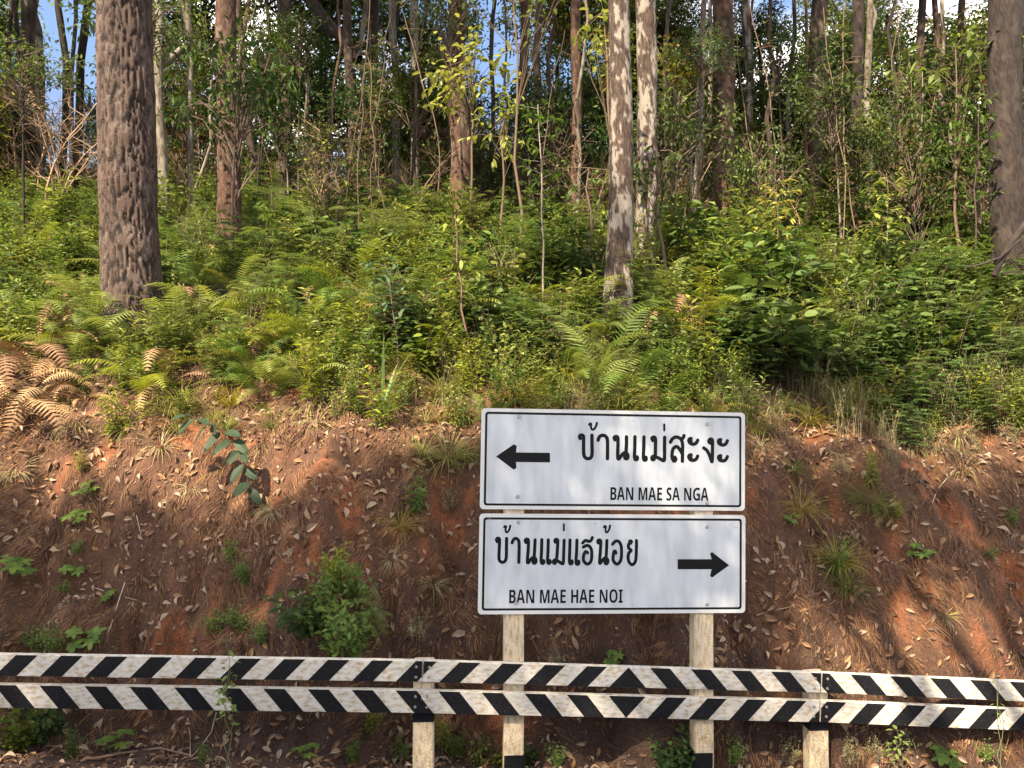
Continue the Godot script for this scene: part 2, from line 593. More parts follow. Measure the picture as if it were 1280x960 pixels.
# shrubs of several habits; returns [foliage builder, stem builder]
func shrub_builder(kind: String, seed_: int) -> Array:
	var r := RandomNumberGenerator.new()
	r.seed = seed_
	var f := MB.new()
	var w := MB.new()
	match kind:
		"lance":      # upright weed, long narrow leaves in spirals
			for s in r.randi_range(5, 8):
				var h := r.randf_range(0.55, 1.05)
				var lean := rand_dir(r, 0.0) * r.randf_range(0.1, 0.35) * h
				var pts := stem_pts(r, rand_dir(r, 0) * 0.1, h, lean)
				w.tube(pts, taper(7, 0.007, 0.002), 4, Color(0.10, 0.09, 0.04))
				var n := 22
				for k in n:
					var t := 0.2 + 0.8 * k / n
					var p: Vector3 = pts[int(t * 5.99)].lerp(pts[int(t * 5.99) + 1], fmod(t * 5.99, 1.0))
					var a := k * 2.4 + s
					var d := Vector3(cos(a), 0.55 * t - 0.1, sin(a)).normalized()
					var col := G_MID.lerp(G_LIGHT, t * r.randf_range(0.4, 1.2)) * r.randf_range(0.8, 1.2)
					f.leaf(p, (d + rand_dir(r) * 0.35).normalized(), (Vector3.UP + rand_dir(r) * 0.7).normalized(), r.randf_range(0.13, 0.23) * (1.15 - 0.4 * t), 0.042, 0.18, col)
		"broad":      # bushy, oval glossy leaves
			for s in r.randi_range(7, 10):
				var h := r.randf_range(0.5, 1.0)
				var lean := rand_dir(r, 0.0) * r.randf_range(0.15, 0.55) * h
				var pts := stem_pts(r, rand_dir(r, 0) * 0.1, h, lean)
				w.tube(pts, taper(7, 0.008, 0.002), 4, Color(0.09, 0.06, 0.04))
				var n := 20
				for k in n:
					var t := 0.25 + 0.75 * k / n
					var p: Vector3 = pts[int(t * 5.99)].lerp(pts[int(t * 5.99) + 1], fmod(t * 5.99, 1.0))
					var a := r.randf() * TAU
					var d := Vector3(cos(a), r.randf_range(-0.35, 0.4), sin(a)).normalized()
					var col := G_DARK.lerp(G_MID, r.randf() * t * 1.4) * r.randf_range(0.85, 1.25)
					var o := p + d * r.randf_range(0.02, 0.12)
					var up := (Vector3.UP + rand_dir(r) * 0.75).normalized()
					f.big_leaf(o, d, up, r.randf_range(0.12, 0.20), r.randf_range(0.06, 0.095), 0.5, 0.2, col)
		"small":      # dense, small pointed leaves
			for s in r.randi_range(12, 16):
				var h := r.randf_range(0.35, 0.8)
				var lean := rand_dir(r, 0.0) * r.randf_range(0.15, 0.6) * h
				var pts := stem_pts(r, rand_dir(r, 0) * 0.12, h, lean)
				w.tube(pts, taper(7, 0.005, 0.0015), 3, Color(0.10, 0.075, 0.04))
				var n := 26
				for k in n:
					var t := 0.15 + 0.85 * k / n
					var p: Vector3 = pts[int(t * 5.99)].lerp(pts[int(t * 5.99) + 1], fmod(t * 5.99, 1.0))
					var d := (rand_dir(r, 0.5) + Vector3(0, 0.15, 0)).normalized()
					var col := G_MID.lerp(G_LIGHT, r.randf()) * r.randf_range(0.75, 1.2)
					f.leaf(p + d * r.randf_range(0.0, 0.08), d, (Vector3.UP + rand_dir(r) * 0.5).normalized(), r.randf_range(0.05, 0.085), r.randf_range(0.026, 0.042), 0.15, col)
		"feather":    # soft compound leaves on arching twigs
			for s in r.randi_range(5, 7):
				var h := r.randf_range(0.5, 1.1)
				var lean := rand_dir(r, 0.0) * r.randf_range(0.2, 0.5) * h
				var pts := stem_pts(r, rand_dir(r, 0) * 0.08, h, lean)
				w.tube(pts, taper(7, 0.007, 0.002), 4, Color(0.11, 0.08, 0.05))
				for k in 8:
					var t := 0.3 + 0.7 * k / 8.0
					var p: Vector3 = pts[int(t * 5.99)].lerp(pts[int(t * 5.99) + 1], fmod(t * 5.99, 1.0))
					var a := k * 2.4 + s
					var d := Vector3(cos(a), 0.25, sin(a)).normalized()
					var l := r.randf_range(0.22, 0.36)
					var col := G_MID.lerp(G_BLUE, r.randf() * 0.6) * r.randf_range(0.9, 1.3)
					for q in 9:
						var u := (q + 1.0) / 10.0
						var o := p + d * l * u - Vector3.UP * l * u * u * 0.35
						var sd := d.cross(Vector3.UP).normalized()
						for e in [-1.0, 1.0]:
							f.leaf(o, (sd * e + d * 0.5 - Vector3.UP * 0.2).normalized(), (Vector3.UP + rand_dir(r) * 0.5).normalized(), 0.075 * (1.1 - 0.5 * u), 0.022, 0.1, col)
					w.tube([p, p + d * l * 0.5 - Vector3.UP * l * 0.09, p + d * l - Vector3.UP * l * 0.35], [0.002, 0.0015, 0.0008], 3, Color(0.10, 0.10, 0.04))
		"wispy":      # dry weed stalks with fine seed heads
			for s in r.randi_range(16, 22):
				var h := r.randf_range(0.4, 0.85)
				var lean := rand_dir(r, 0.0) * r.randf_range(0.1, 0.4) * h
				var pts := stem_pts(r, rand_dir(r, 0) * 0.14, h, lean)
				var col := STRAW.lerp(Color(0.20, 0.17, 0.10), r.randf()) * 0.8
				w.tube(pts, taper(7, 0.0035, 0.001), 3, col)
				for k in 14:
					var t := 0.3 + 0.7 * r.randf()
					var p: Vector3 = pts[int(t * 5.99)].lerp(pts[int(t * 5.99) + 1], fmod(t * 5.99, 1.0))
					var d := (rand_dir(r, 0.5) + Vector3(0, 0.5, 0)).normalized()
					f.leaf(p, d, Vector3.UP, r.randf_range(0.04, 0.09), 0.010, 0.1, col.lerp(G_MID, r.randf() * 0.7))
		"twiggy":     # bare dry branching twigs
			for s in r.randi_range(4, 6):
				var h := r.randf_range(0.9, 1.7)
				var lean := rand_dir(r, 0.0) * r.randf_range(0.2, 0.7) * h
				var pts := stem_pts(r, rand_dir(r, 0) * 0.1, h, lean)
				var col := Color(0.20, 0.13, 0.08) * r.randf_range(0.6, 1.4)
				w.tube(pts, taper(7, 0.013, 0.003), 4, col)
				for k in 9:
					var t := 0.2 + 0.78 * r.randf()
					var p: Vector3 = pts[int(t * 5.99)].lerp(pts[int(t * 5.99) + 1], fmod(t * 5.99, 1.0))
					var d := (rand_dir(r, 0.3) + Vector3(0, 0.7, 0)).normalized() * r.randf_range(0.25, 0.6)
					var bend := rand_dir(r) * 0.09
					w.tube([p, p + d * 0.5 + bend, p + d + bend * 0.4], [0.006, 0.004, 0.0015], 3, col)
					for j in 2:
						var d2 := (d.normalized() + rand_dir(r) * 0.8).normalized() * 0.22
						w.tube([p + d * 0.5 + bend, p + d * 0.5 + bend + d2], [0.003, 0.001], 3, col)
					if r.randf() < 0.4:
						f.leaf(p + d, d.normalized(), Vector3.UP, 0.08, 0.03, 0.3, BROWN)
		"tussock":    # clump of arching grass blades
			for k in 110:
				var a := r.randf() * TAU
				var out := r.randf_range(0.05, 1.0)
				var d := Vector3(cos(a) * out * 0.8, 1.0, sin(a) * out * 0.8)
				var col := G_LIGHT.lerp(G_YELLOW, r.randf()) * r.randf_range(0.75, 1.15)
				if r.randf() < 0.18:
					col = STRAW
				f.blade(Vector3(cos(a), 0, sin(a)) * 0.07 * r.randf(), d, r.randf_range(0.35, 0.75), r.randf_range(0.006, 0.011), r.randf_range(0.9, 2.1), 5, col * 0.9, col.lerp(STRAW, 0.25))
			w.tube([Vector3(0, -0.05, 0), Vector3(0, 0.05, 0)], [0.07, 0.04], 6, BROWN)
		"dry_tussock":
			for k in 90:
				var a := r.randf() * TAU
				var out := r.randf_range(0.05, 1.0)
				var d := Vector3(cos(a) * out, 0.8, sin(a) * out)
				var col := STRAW.lerp(BROWN, r.randf() * 0.8) * r.randf_range(0.7, 1.1)
				if r.randf() < 0.2:
					col = G_LIGHT
				f.blade(Vector3(cos(a), 0, sin(a)) * 0.07 * r.randf(), d, r.randf_range(0.25, 0.6), r.randf_range(0.005, 0.009), r.randf_range(1.2, 2.6), 5, col, col)
			w.tube([Vector3(0, -0.05, 0), Vector3(0, 0.05, 0)], [0.07, 0.04], 6, BROWN)
		"seedling":   # a low rosette of small compound leaves
			for s in 4:
				var a := s * 1.7 + r.randf()
				var top := Vector3(cos(a) * 0.07, r.randf_range(0.08, 0.2), sin(a) * 0.07)
				w.tube([Vector3.ZERO, top * 0.5 + Vector3(0, 0.02, 0), top], [0.003, 0.0025, 0.0015], 3, Color(0.10, 0.12, 0.04))
				for k in 6:
					var b := TAU * k / 6.0 + r.randf() * 0.5
					var col := G_MID.lerp(G_LIGHT, r.randf()) * r.randf_range(0.9, 1.2)
					f.big_leaf(top, Vector3(cos(b), 0.12, sin(b)).normalized(), Vector3.UP, r.randf_range(0.06, 0.11), r.randf_range(0.03, 0.045), 0.5, 0.15, col)
	return [f, w]

# ---------------------------------------------------------------- the road sign
var so := Vector3.ZERO          # a point of the sign's face and its axes
var sx := Vector3.RIGHT
var sy := Vector3.UP
var sz := Vector3.BACK

func on_sign(px: float, py: float) -> Vector2:
	var r := ray(px, py)
	var t := (so - EYE).dot(sz) / r.dot(sz)
	var p := EYE + r * t - so
	return Vector2(p.dot(sx), p.dot(sy))

func s3(q: Vector2, z: float) -> Vector3:
	return so + sx * q.x + sy * q.y + sz * z

func flat_poly(b: MB, poly: PackedVector2Array, z: float) -> void:
	var idx := Geometry2D.triangulate_polygon(poly)
	for k in range(0, idx.size(), 3):
		var p := s3(poly[idx[k]], z)
		var q := s3(poly[idx[k + 1]], z)
		var r := s3(poly[idx[k + 2]], z)
		if (q - p).cross(r - p).dot(sz) > 0:
			b.tri(p, r, q, Color.WHITE)
		else:
			b.tri(p, q, r, Color.WHITE)

func round_rect(u0: float, v0: float, u1: float, v1: float, rad: float) -> PackedVector2Array:
	var out := PackedVector2Array()
	var cs := [Vector2(u1 - rad, v1 - rad), Vector2(u0 + rad, v1 - rad), Vector2(u0 + rad, v0 + rad), Vector2(u1 - rad, v0 + rad)]
	for k in 4:
		for s in 6:
			var a := PI / 2 * (k + s / 5.0)
			out.append(cs[k] + Vector2(cos(a), sin(a)) * rad)
	return out

func ring(b: MB, outer: PackedVector2Array, inner: PackedVector2Array, z: float) -> void:
	for k in outer.size():
		var j := (k + 1) % outer.size()
		b.quad_out((s3(outer[k], z) + s3(outer[j], z) + s3(inner[k], z) + s3(inner[j], z)) / 4.0, Vector3.ZERO, Vector3.ZERO, sz, Color.WHITE)
		var kk := b.v.size() - 4
		var ps := [s3(outer[k], z), s3(inner[k], z), s3(inner[j], z), s3(outer[j], z)]
		for m in 4:
			b.v[kk + m] = ps[m]
			b.n[kk + m] = sz

func side_wall(b: MB, poly: PackedVector2Array, z0: float, z1: float) -> void:
	for k in poly.size():
		var j := (k + 1) % poly.size()
		b.quad(s3(poly[k], z0), s3(poly[k], z1), s3(poly[j], z1), s3(poly[j], z0), Color.WHITE)

# a pen stroke through the points (pixels of an enlarged view of the sign), round at both ends
func stroke(b: MB, pts: Array, half: float, z: float, ox: float, oy: float, k: float) -> float:
	var c := Curve2D.new()
	for j in pts.size():
		var p: Vector2 = on_sign(ox + pts[j][0] / k, oy + pts[j][1] / k)
		var a: Vector2 = on_sign(ox + pts[maxi(j - 1, 0)][0] / k, oy + pts[maxi(j - 1, 0)][1] / k)
		var e: Vector2 = on_sign(ox + pts[mini(j + 1, pts.size() - 1)][0] / k, oy + pts[mini(j + 1, pts.size() - 1)][1] / k)
		var t := (e - a).normalized() if (e - a).length() > 0 else Vector2.RIGHT
		c.add_point(p, -t * (p - a).length() * 0.33, t * (e - p).length() * 0.33)
	var n := maxi(4, int(c.get_baked_length() / 0.006))
	var prev_l := Vector2.ZERO
	var prev_r := Vector2.ZERO
	for j in n + 1:
		var s := c.get_baked_length() * j / n
		var p := c.sample_baked(s, true)
		var t := (c.sample_baked(minf(s + 0.003, c.get_baked_length()), true) - c.sample_baked(maxf(s - 0.003, 0.0), true)).normalized()
		var nn := Vector2(-t.y, t.x) * half
		if j == 0 or j == n:
			var fan := PackedVector2Array()
			var sgn := -1.0 if j == 0 else 1.0
			for q in 9:
				var an := -PI / 2 + PI * q / 8.0
				fan.append(p + (t * cos(an) * sgn + Vector2(-t.y, t.x) * sin(an)) * half)
			flat_poly(b, fan, z + 0.00002)
		if j > 0:
			var aa := s3(prev_l, z); var bb := s3(p + nn, z); var cc := s3(p - nn, z); var dd := s3(prev_r, z)
			b.quad(aa, bb, cc, dd, Color.WHITE)
			for m in 4:
				b.n[b.n.size() - 1 - m] = sz
			z += 0.000004
		prev_l = p + nn
		prev_r = p - nn
	return z + 0.00003

# strokes of each glyph; coordinates from an enlarged view of the panel
 
const ROW_1 := [
	[[[140, 212], [136, 196], [150, 188], [163, 198], [164, 240], [165, 320], [178, 347], [195, 352], [214, 345], [223, 318], [222, 240], [222, 190]]],
	[[[203, 116], [209, 107], [217, 112], [215, 128], [222, 149], [238, 146], [252, 122], [256, 104]]],
	[[[265, 224], [274, 200], [297, 190], [320, 200], [330, 232], [330, 352]]],
	[[[382, 222], [376, 206], [390, 198], [402, 208], [403, 250], [403, 352], [424, 334], [446, 312], [466, 318], [473, 340], [462, 354], [450, 344], [458, 312], [462, 250], [462, 200]]],
	[[[521, 200], [520, 280], [518, 340], [526, 360], [538, 354], [536, 340]]],
	[[[584, 202], [582, 280], [580, 344], [588, 364], [600, 357], [597, 342]]],
	[[[645, 226], [639, 209], [653, 202], [664, 213], [664, 260], [662, 330], [650, 360], [638, 352], [646, 336], [672, 342], [700, 356], [722, 366], [727, 340], [727, 260], [728, 204]]],
	[[[725, 115], [725, 156]]],
	[[[768, 238], [784, 212], [812, 202], [840, 216], [852, 250], [852, 300], [851, 370]], [[846, 214], [858, 206], [862, 192]], [[850, 320], [834, 290], [812, 268], [788, 282], [780, 312], [780, 345], [792, 370], [806, 358], [798, 342]]],
	[[[912, 212], [898, 216], [896, 232], [910, 240], [910, 226], [900, 240], [924, 252], [946, 244], [958, 224]], [[912, 326], [898, 330], [896, 346], [910, 354], [910, 340], [900, 354], [924, 364], [946, 356], [957, 335]]],
	[[[1050, 244], [1038, 240], [1036, 224], [1050, 216], [1060, 228], [1060, 300], [1057, 374], [1040, 330], [1022, 296], [1000, 278]]],
	[[[1118, 220], [1104, 224], [1103, 240], [1116, 246], [1116, 233], [1106, 246], [1130, 258], [1152, 250], [1164, 228]], [[1118, 332], [1104, 336], [1103, 350], [1116, 356], [1116, 344], [1106, 358], [1130, 368], [1152, 360], [1164, 338]]],
]
const ROW_2 := [
	[[[120, 206], [114, 190], [126, 182], [136, 192], [134, 250], [132, 316], [138, 340], [157, 350], [176, 338], [183, 310], [184, 250], [185, 184]]],
	[[[168, 106], [174, 97], [182, 101], [178, 118], [181, 140], [194, 137], [206, 116], [210, 95]]],
	[[[223, 214], [234, 191], [252, 184], [266, 196], [272, 225], [270, 350]]],
	[[[320, 212], [314, 196], [326, 188], [336, 198], [336, 250], [330, 352], [350, 332], [368, 316], [384, 322], [390, 342], [380, 357], [368, 346], [376, 312], [380, 260], [383, 194]]],
	[[[430, 192], [428, 270], [425, 338], [432, 358], [444, 352], [442, 338]]],
	[[[475, 194], [473, 270], [470, 338], [477, 358], [488, 352], [486, 338]]],
	[[[524, 210], [520, 196], [532, 190], [541, 200], [538, 260], [532, 330], [520, 358], [510, 348], [518, 334], [540, 340], [560, 352], [577, 360], [581, 330], [583, 260], [585, 196]]],
	[[[583, 85], [583, 127]]],
	[[[626, 195], [624, 270], [622, 340], [629, 361], [641, 354], [639, 340]]],
	[[[674, 196], [672, 270], [668, 342], [675, 364], [688, 357], [686, 342]]],
	[[[748, 284], [737, 274], [726, 288], [719, 315], [723, 343], [746, 362], [769, 346], [777, 310], [775, 264], [762, 240], [742, 232], [719, 244]], [[714, 216], [733, 198], [757, 204], [772, 198], [781, 178]]],
	[[[824, 216], [818, 202], [830, 194], [840, 204], [838, 260], [832, 356], [850, 336], [868, 320], [884, 326], [890, 346], [880, 361], [868, 350], [876, 316], [880, 264], [882, 198]]],
	[[[862, 106], [868, 97], [876, 101], [873, 118], [876, 141], [888, 138], [900, 116], [904, 94]]],
	[[[945, 286], [938, 270], [930, 282], [926, 310], [928, 340], [952, 362], [976, 342], [984, 300], [982, 240], [968, 208], [944, 202], [922, 224]]],
	[[[1048, 216], [1038, 206], [1052, 200], [1050, 216], [1034, 224], [1034, 250], [1052, 268], [1036, 284], [1030, 310], [1036, 346], [1058, 366], [1080, 346], [1086, 300], [1088, 240], [1088, 198]]],
]

func build_sign() -> void:
	var pl := at(600, 575, 5.80)
	var pr := at(930.5, 579, 5.985)
	so = pl
	sx = (pr - pl).normalized()
	sy = (Vector3.UP - sx * sx.y).normalized()
	sz = sx.cross(sy).normalized()
	var t := thing("road_sign", "double white direction sign with black arrows and lettering on two white posts", "road sign")
	var corners := [[602, 510, 931, 638.5], [599.5, 642, 931.5, 766]]
	var text := ["BAN MAE SA NGA", "BAN MAE HAE NOI"]
	var said := ["upper white panel with an arrow pointing left", "lower white panel with an arrow pointing right"]
	for k in 2:
		var cn: Array = corners[k]
		var a := on_sign(cn[0], cn[1])
		var b := on_sign(cn[2], cn[3])
		var u0 := a.x; var u1 := b.x; var v1 := a.y; var v0 := b.y
		var outer := round_rect(u0, v0, u1, v1, 0.03)
		var mb := MB.new()
		flat_poly(mb, outer, 0.0)
		side_wall(mb, outer, -0.012, 0.0)
		var back := MB.new()
		var p := part("panel", mb.mesh(), M.sheeting, t)
		p.set_meta("label", said[k])
		flat_poly(back, outer, -0.012)
		part("backing", back.mesh(), M.steel, p)
		var rm := MB.new()
		ring(rm, outer, round_rect(u0 + 0.028, v0 + 0.026, u1 - 0.028, v1 - 0.026, 0.022), 0.0012)
		part("white_rim", rm.mesh(), M.rim, p)
		var bd := MB.new()
		ring(bd, round_rect(u0 + 0.030, v0 + 0.028, u1 - 0.030, v1 - 0.028, 0.022), round_rect(u0 + 0.0465, v0 + 0.0445, u1 - 0.0465, v1 - 0.0445, 0.012), 0.0012)
		part("border", bd.mesh(), M.ink, p)
		var ar := MB.new()
		var poly := PackedVector2Array()
		var ap := [[620, 570.5], [642, 555.5], [646, 557], [645, 565.5], [687.5, 566], [687.5, 578], [645, 577.5], [645.5, 585], [642, 587]] if k == 0 else [[911.5, 706.5], [890, 690], [887.5, 692], [889.5, 699], [847, 699], [847, 711.5], [889.5, 711.5], [887.5, 720], [890, 722]]
		for q in ap:
			poly.append(on_sign(q[0], q[1]))
		flat_poly(ar, poly, 0.0012)
		part("arrow", ar.mesh(), M.ink, p)
		var rows: Array = ROW_1 if k == 0 else ROW_2
		var half := 0.0142 if k == 0 else 0.0128
		for gl in rows:
			var g := MB.new()
			var z := 0.0012
			for st in gl:
				var mark: bool = st.size() < 9 and st[0][1] < 160
				z = stroke(g, st, half * (0.62 if mark else 0.98), z, 700.0 if k == 0 else 600.0, 510.0 if k == 0 else 640.0, 5.565)
			part("letter", g.mesh(), M.ink, p)
		var tm := TextMesh.new()
		var fnt := SystemFont.new()
		fnt.font_names = PackedStringArray(["Droid Sans"])
		fnt.font_weight = 700
		tm.font = fnt
		tm.text = text[k]
		tm.font_size = 64
		tm.pixel_size = 0.002
		tm.depth = 0.001
		tm.horizontal_alignment = HORIZONTAL_ALIGNMENT_LEFT
		tm.vertical_alignment = VERTICAL_ALIGNMENT_CENTER
		var bb := tm.get_aabb()
		var l0 := on_sign(763, 616.5) if k == 0 else on_sign(636.5, 744.5)
		var l1 := on_sign(885.5, 618.5) if k == 0 else on_sign(778.5, 746)
		var want_h := 0.104
		var fx := (l1.x - l0.x) / bb.size.x
		var fy := want_h / bb.size.y
		var mid := (l0 + l1) / 2.0
		var xf := Transform3D(Basis(sx * fx, sy * fy, sz), s3(mid, 0.0008) - sx * fx * bb.get_center().x - sy * fy * bb.get_center().y)
		part("lettering", tm, M.ink, p, xf)
		var bolts := [[649, 521], [884, 530.5], [647, 621], [884, 629]] if k == 0 else [[648, 653], [884, 658.5], [645, 754], [884, 755.5]]
		for q in bolts:
			part("bolt", disc(0.016, 0.006), M.steel, p, Transform3D(Basis(sx, sz, -sy), s3(on_sign(q[0], q[1]), 0.003)))
		var small := [[697, 523.5], [792, 526], [924, 536], [743, 627], [612, 648], [921, 659]] if k == 0 else [[697, 653.5], [838, 657], [744, 654.5], [918, 659], [610, 702], [920, 757], [790, 756], [609, 752]]
		for q in small:
			part("rivet", disc(0.005, 0.003), M.steel, p, Transform3D(Basis(sx, sz, -sy), s3(on_sign(q[0], q[1]), 0.0015)))
	for q in [[643.5, 24.5], [880.5, 24.5]]:
		var top := on_sign(q[0], 524)
		var low := on_sign(q[0] - (1.0 if q[0] < 700 else -0.5), 960)
		var hw := 0.076
		var pm := MB.new()
		var a := s3(top, -0.012 - 0.072)
		var b := s3(low, -0.012 - 0.072) - Vector3(0, 0.35, 0)
		pm.box((a + b) / 2, sx * hw, (a - b) / 2, sz * 0.07, Color.WHITE, 0.010)
		var p := part("post", pm.mesh(), M.post_paint, t)
		var bm := MB.new()
		var base := s3(on_sign(q[0], 944 if q[0] < 700 else 941), -0.084)
		bm.box(base - sy * 0.22, sx * (hw + 0.003), sy * 0.22, sz * 0.073, Color.WHITE, 0.010)
		part("black_band", bm.mesh(), M.black_paint, p)

func disc(r: float, h: float) -> CylinderMesh:
	var c := CylinderMesh.new()
	c.top_radius = r * 0.75
	c.bottom_radius = r
	c.height = h
	c.radial_segments = 12
	c.rings = 1
	return c

# ---------------------------------------------------------------- the striped guardrail
func build_rail() -> void:
	var a := at(0, 818, 5.60)
	var b := at(529, 826, 5.70)
	var c := at(1027, 841, 6.04)
	var d := at(1280, 852.3, 6.12)
	var line := [b + (a - b) * 1.06, b, c, c + (d - c) * 3.0]
	var first: Vector3 = b + (a - b) * 2.0
	line[0] = first
	var t := thing("guardrail", "wooden guardrail of two beams painted with black and white chevron stripes", "guardrail")
	# arc length of the chevrons' middle
	var s0 := (b - first).length() + (at(786, 834, 5.87) - b).length()
	var run := 0.0
	var lens := []
	for k in 3:
		lens.append((line[k + 1] - line[k]).length())
	for seg in 3:
		var p: Vector3 = line[seg]
		var q: Vector3 = line[seg + 1]
		var ux := (q - p).normalized()
		var uy := (Vector3.UP - ux * ux.y).normalized()
		var uz := ux.cross(uy).normalized()
		var l: float = lens[seg]
		for beam in 2:
			var hh := 0.156 if beam == 0 else 0.167
			var drop := 0.0 if beam == 0 else 0.156 + 0.062
			var top := p - uy * drop
			var mb := MB.new()
			var gap := 0.004
			mb.box(top + ux * l / 2 - uy * hh / 2 - uz * 0.025, ux * (l / 2 - gap), uy * hh / 2, uz * 0.025, Color.WHITE, 0.004)
			var o := part("upper_beam" if beam == 0 else "lower_beam", mb.mesh(), M.white_paint, t)
			var k0 := int(floor((run - s0) / 0.325)) - 2
			for k in range(k0, k0 + int(l / 0.325) + 5):
				# k = 0 is the triangle in the middle; the others lean away from it
				var tri: bool = k == 0
				var sg := 1.0 if k >= 0 else -1.0
				var near := 0.0 if tri else 0.168 + 0.325 * (absi(k) - 1)
				var far := 0.0 if tri else near + 0.157
				var sl := 0.145
				var up_a := near * sg; var up_b := far * sg
				var lo_a := (near + sl) * sg; var lo_b := (far + sl) * sg
				if tri:
					up_a = 0.0; up_b = 0.0; lo_a = -sl; lo_b = sl
				if beam == 1:
					var h1 := up_a; var h2 := up_b
					up_a = lo_a; up_b = lo_b; lo_a = h1; lo_b = h2
				var e := 0.002
				var poly := PackedVector2Array([Vector2(up_a + s0 - run, -e), Vector2(up_b + s0 - run, -e), Vector2(lo_b + s0 - run, -hh + e), Vector2(lo_a + s0 - run, -hh + e)])
				var clip := Geometry2D.intersect_polygons(poly, PackedVector2Array([Vector2(gap + 0.002, 1), Vector2(l - gap - 0.002, 1), Vector2(l - gap - 0.002, -1), Vector2(gap + 0.002, -1)]))
				for pg in clip:
					var idx := Geometry2D.triangulate_polygon(pg)
					if idx.is_empty():
						continue
					var sm := MB.new()
					for j in range(0, idx.size(), 3):
						var tr := []
						for m in 3:
							tr.append(top + ux * pg[idx[j + m]].x + uy * pg[idx[j + m]].y + uz * 0.0012)
						if (tr[1] - tr[0]).cross(tr[2] - tr[0]).dot(uz) > 0:
							sm.tri(tr[0], tr[2], tr[1], Color.WHITE)
						else:
							sm.tri(tr[0], tr[1], tr[2], Color.WHITE)
					part("stripe", sm.mesh(), M.black_paint, o)
			for e in 2:
				if (seg == 0 and e == 0) or (seg == 2 and e == 1):
					continue
				for r in 2:
					var bp := top + ux * (l - 0.05 if e == 1 else 0.05) - uy * (0.045 + r * 0.075) + uz * 0.004
					part("bolt", disc(0.011, 0.008), M.steel, o, Transform3D(Basis(ux, uz, -uy), bp))
		run += l
	for k in 4:
		var p: Vector3 = line[k]
		var ux: Vector3 = (line[mini(k + 1, 3)] - line[maxi(k - 1, 0)]).normalized()
		ux.y = 0
		ux = ux.normalized()
		var uz := ux.cross(Vector3.UP)
		var mb := MB.new()
		var top := p + Vector3(0, -0.03, 0) - uz * 0.122
		var g := ground(p.x, -p.z) - 0.3
		mb.box(Vector3(top.x, (top.y + g) / 2, top.z), ux * 0.078, Vector3.UP * (top.y - g) / 2, uz * 0.068, Color.WHITE, 0.010)
		var o := part("post", mb.mesh(), M.post_paint, t)
		var bm := MB.new()
		bm.box(top - Vector3(0, 0.405, 0), ux * 0.080, Vector3.UP * 0.042, uz * 0.070, Color.WHITE, 0.008)
		part("black_band", bm.mesh(), M.black_paint, o)

# ---------------------------------------------------------------- trees
var crowns: Array = []
var thin_crowns: Array = []
var marks: Array = []            # [words, pixel] of things that a label may name

func tree(called: String, label: String, bx: float, by: float, tx: float, wb: float, wt: float, d: float, bark: String, detail: int, high: float, wobble := 0.03, crown := 1.0) -> Node3D:
	var a := at(bx, by, d)
	var b := at(tx, 0, d)
	var up := (b - a).normalized()
	var base := Vector3(a.x, 0, -d)
	base.y = ground(base.x, d)
	base = a - up * ((a.y - base.y) / up.y)
	base.y = ground(base.x, d) - 0.1
	var t := thing(called, label, "tree", base, 0.0, "")
	var r := RandomNumberGenerator.new()
	r.seed = int(bx * 7 + d * 31)
	var n := 9
	var path := []
	for k in n + 1:
		var s := float(k) / n
		var off := Vector3(r.randf_range(-1, 1), 0, r.randf_range(-1, 1)) * wobble * (1.0 if k > 0 and k < n else 0.0)
		path.append(up * high * s + off)
	var r0 := wb / FOCAL * d / 2.0
	var vis := (b - base).length()
	var r1 := maxf(r0 + (wt - wb) / FOCAL * d / 2.0 * high / vis, 0.2 * r0)
	var sides: int = [12, 26, 64, 120][detail]
	var rows: int = [60, 190, 380, 560][detail]
	part("trunk", trunk_mesh(path, r0, r1, sides, rows, bark, int(bx)), M.bark, t)
	if crown > 0.0:
		var cr: Array = crowns[int(bx) % crowns.size()]
		var sc := crown * (2.0 + r.randf() * 0.8)
		var xf := Transform3D(Basis.from_euler(Vector3(0, r.randf() * TAU, 0)).scaled(Vector3(sc, sc * 0.9, sc)), up * high)
		var c := part("crown", cr[0], leaf_mats[r.randi() % leaf_mats.size()], t, xf)
		part("limb", cr[1], M.wood, c)
	return t

func branch(t: Node3D, d: float, pts: Array, radii: Array, bark: String) -> void:
	# pixels with the tree's own distance, so that the branch stays in the tree's plane
	var path := []
	for p in pts:
		path.append(at(p[0], p[1], d + (p[2] if p.size() > 2 else 0.0)) - t.position)
	part("branch", trunk_mesh(path, radii[0], radii[1], 12, 30, bark, int(pts[0][0]) + 3, 0.0), M.bark, t)

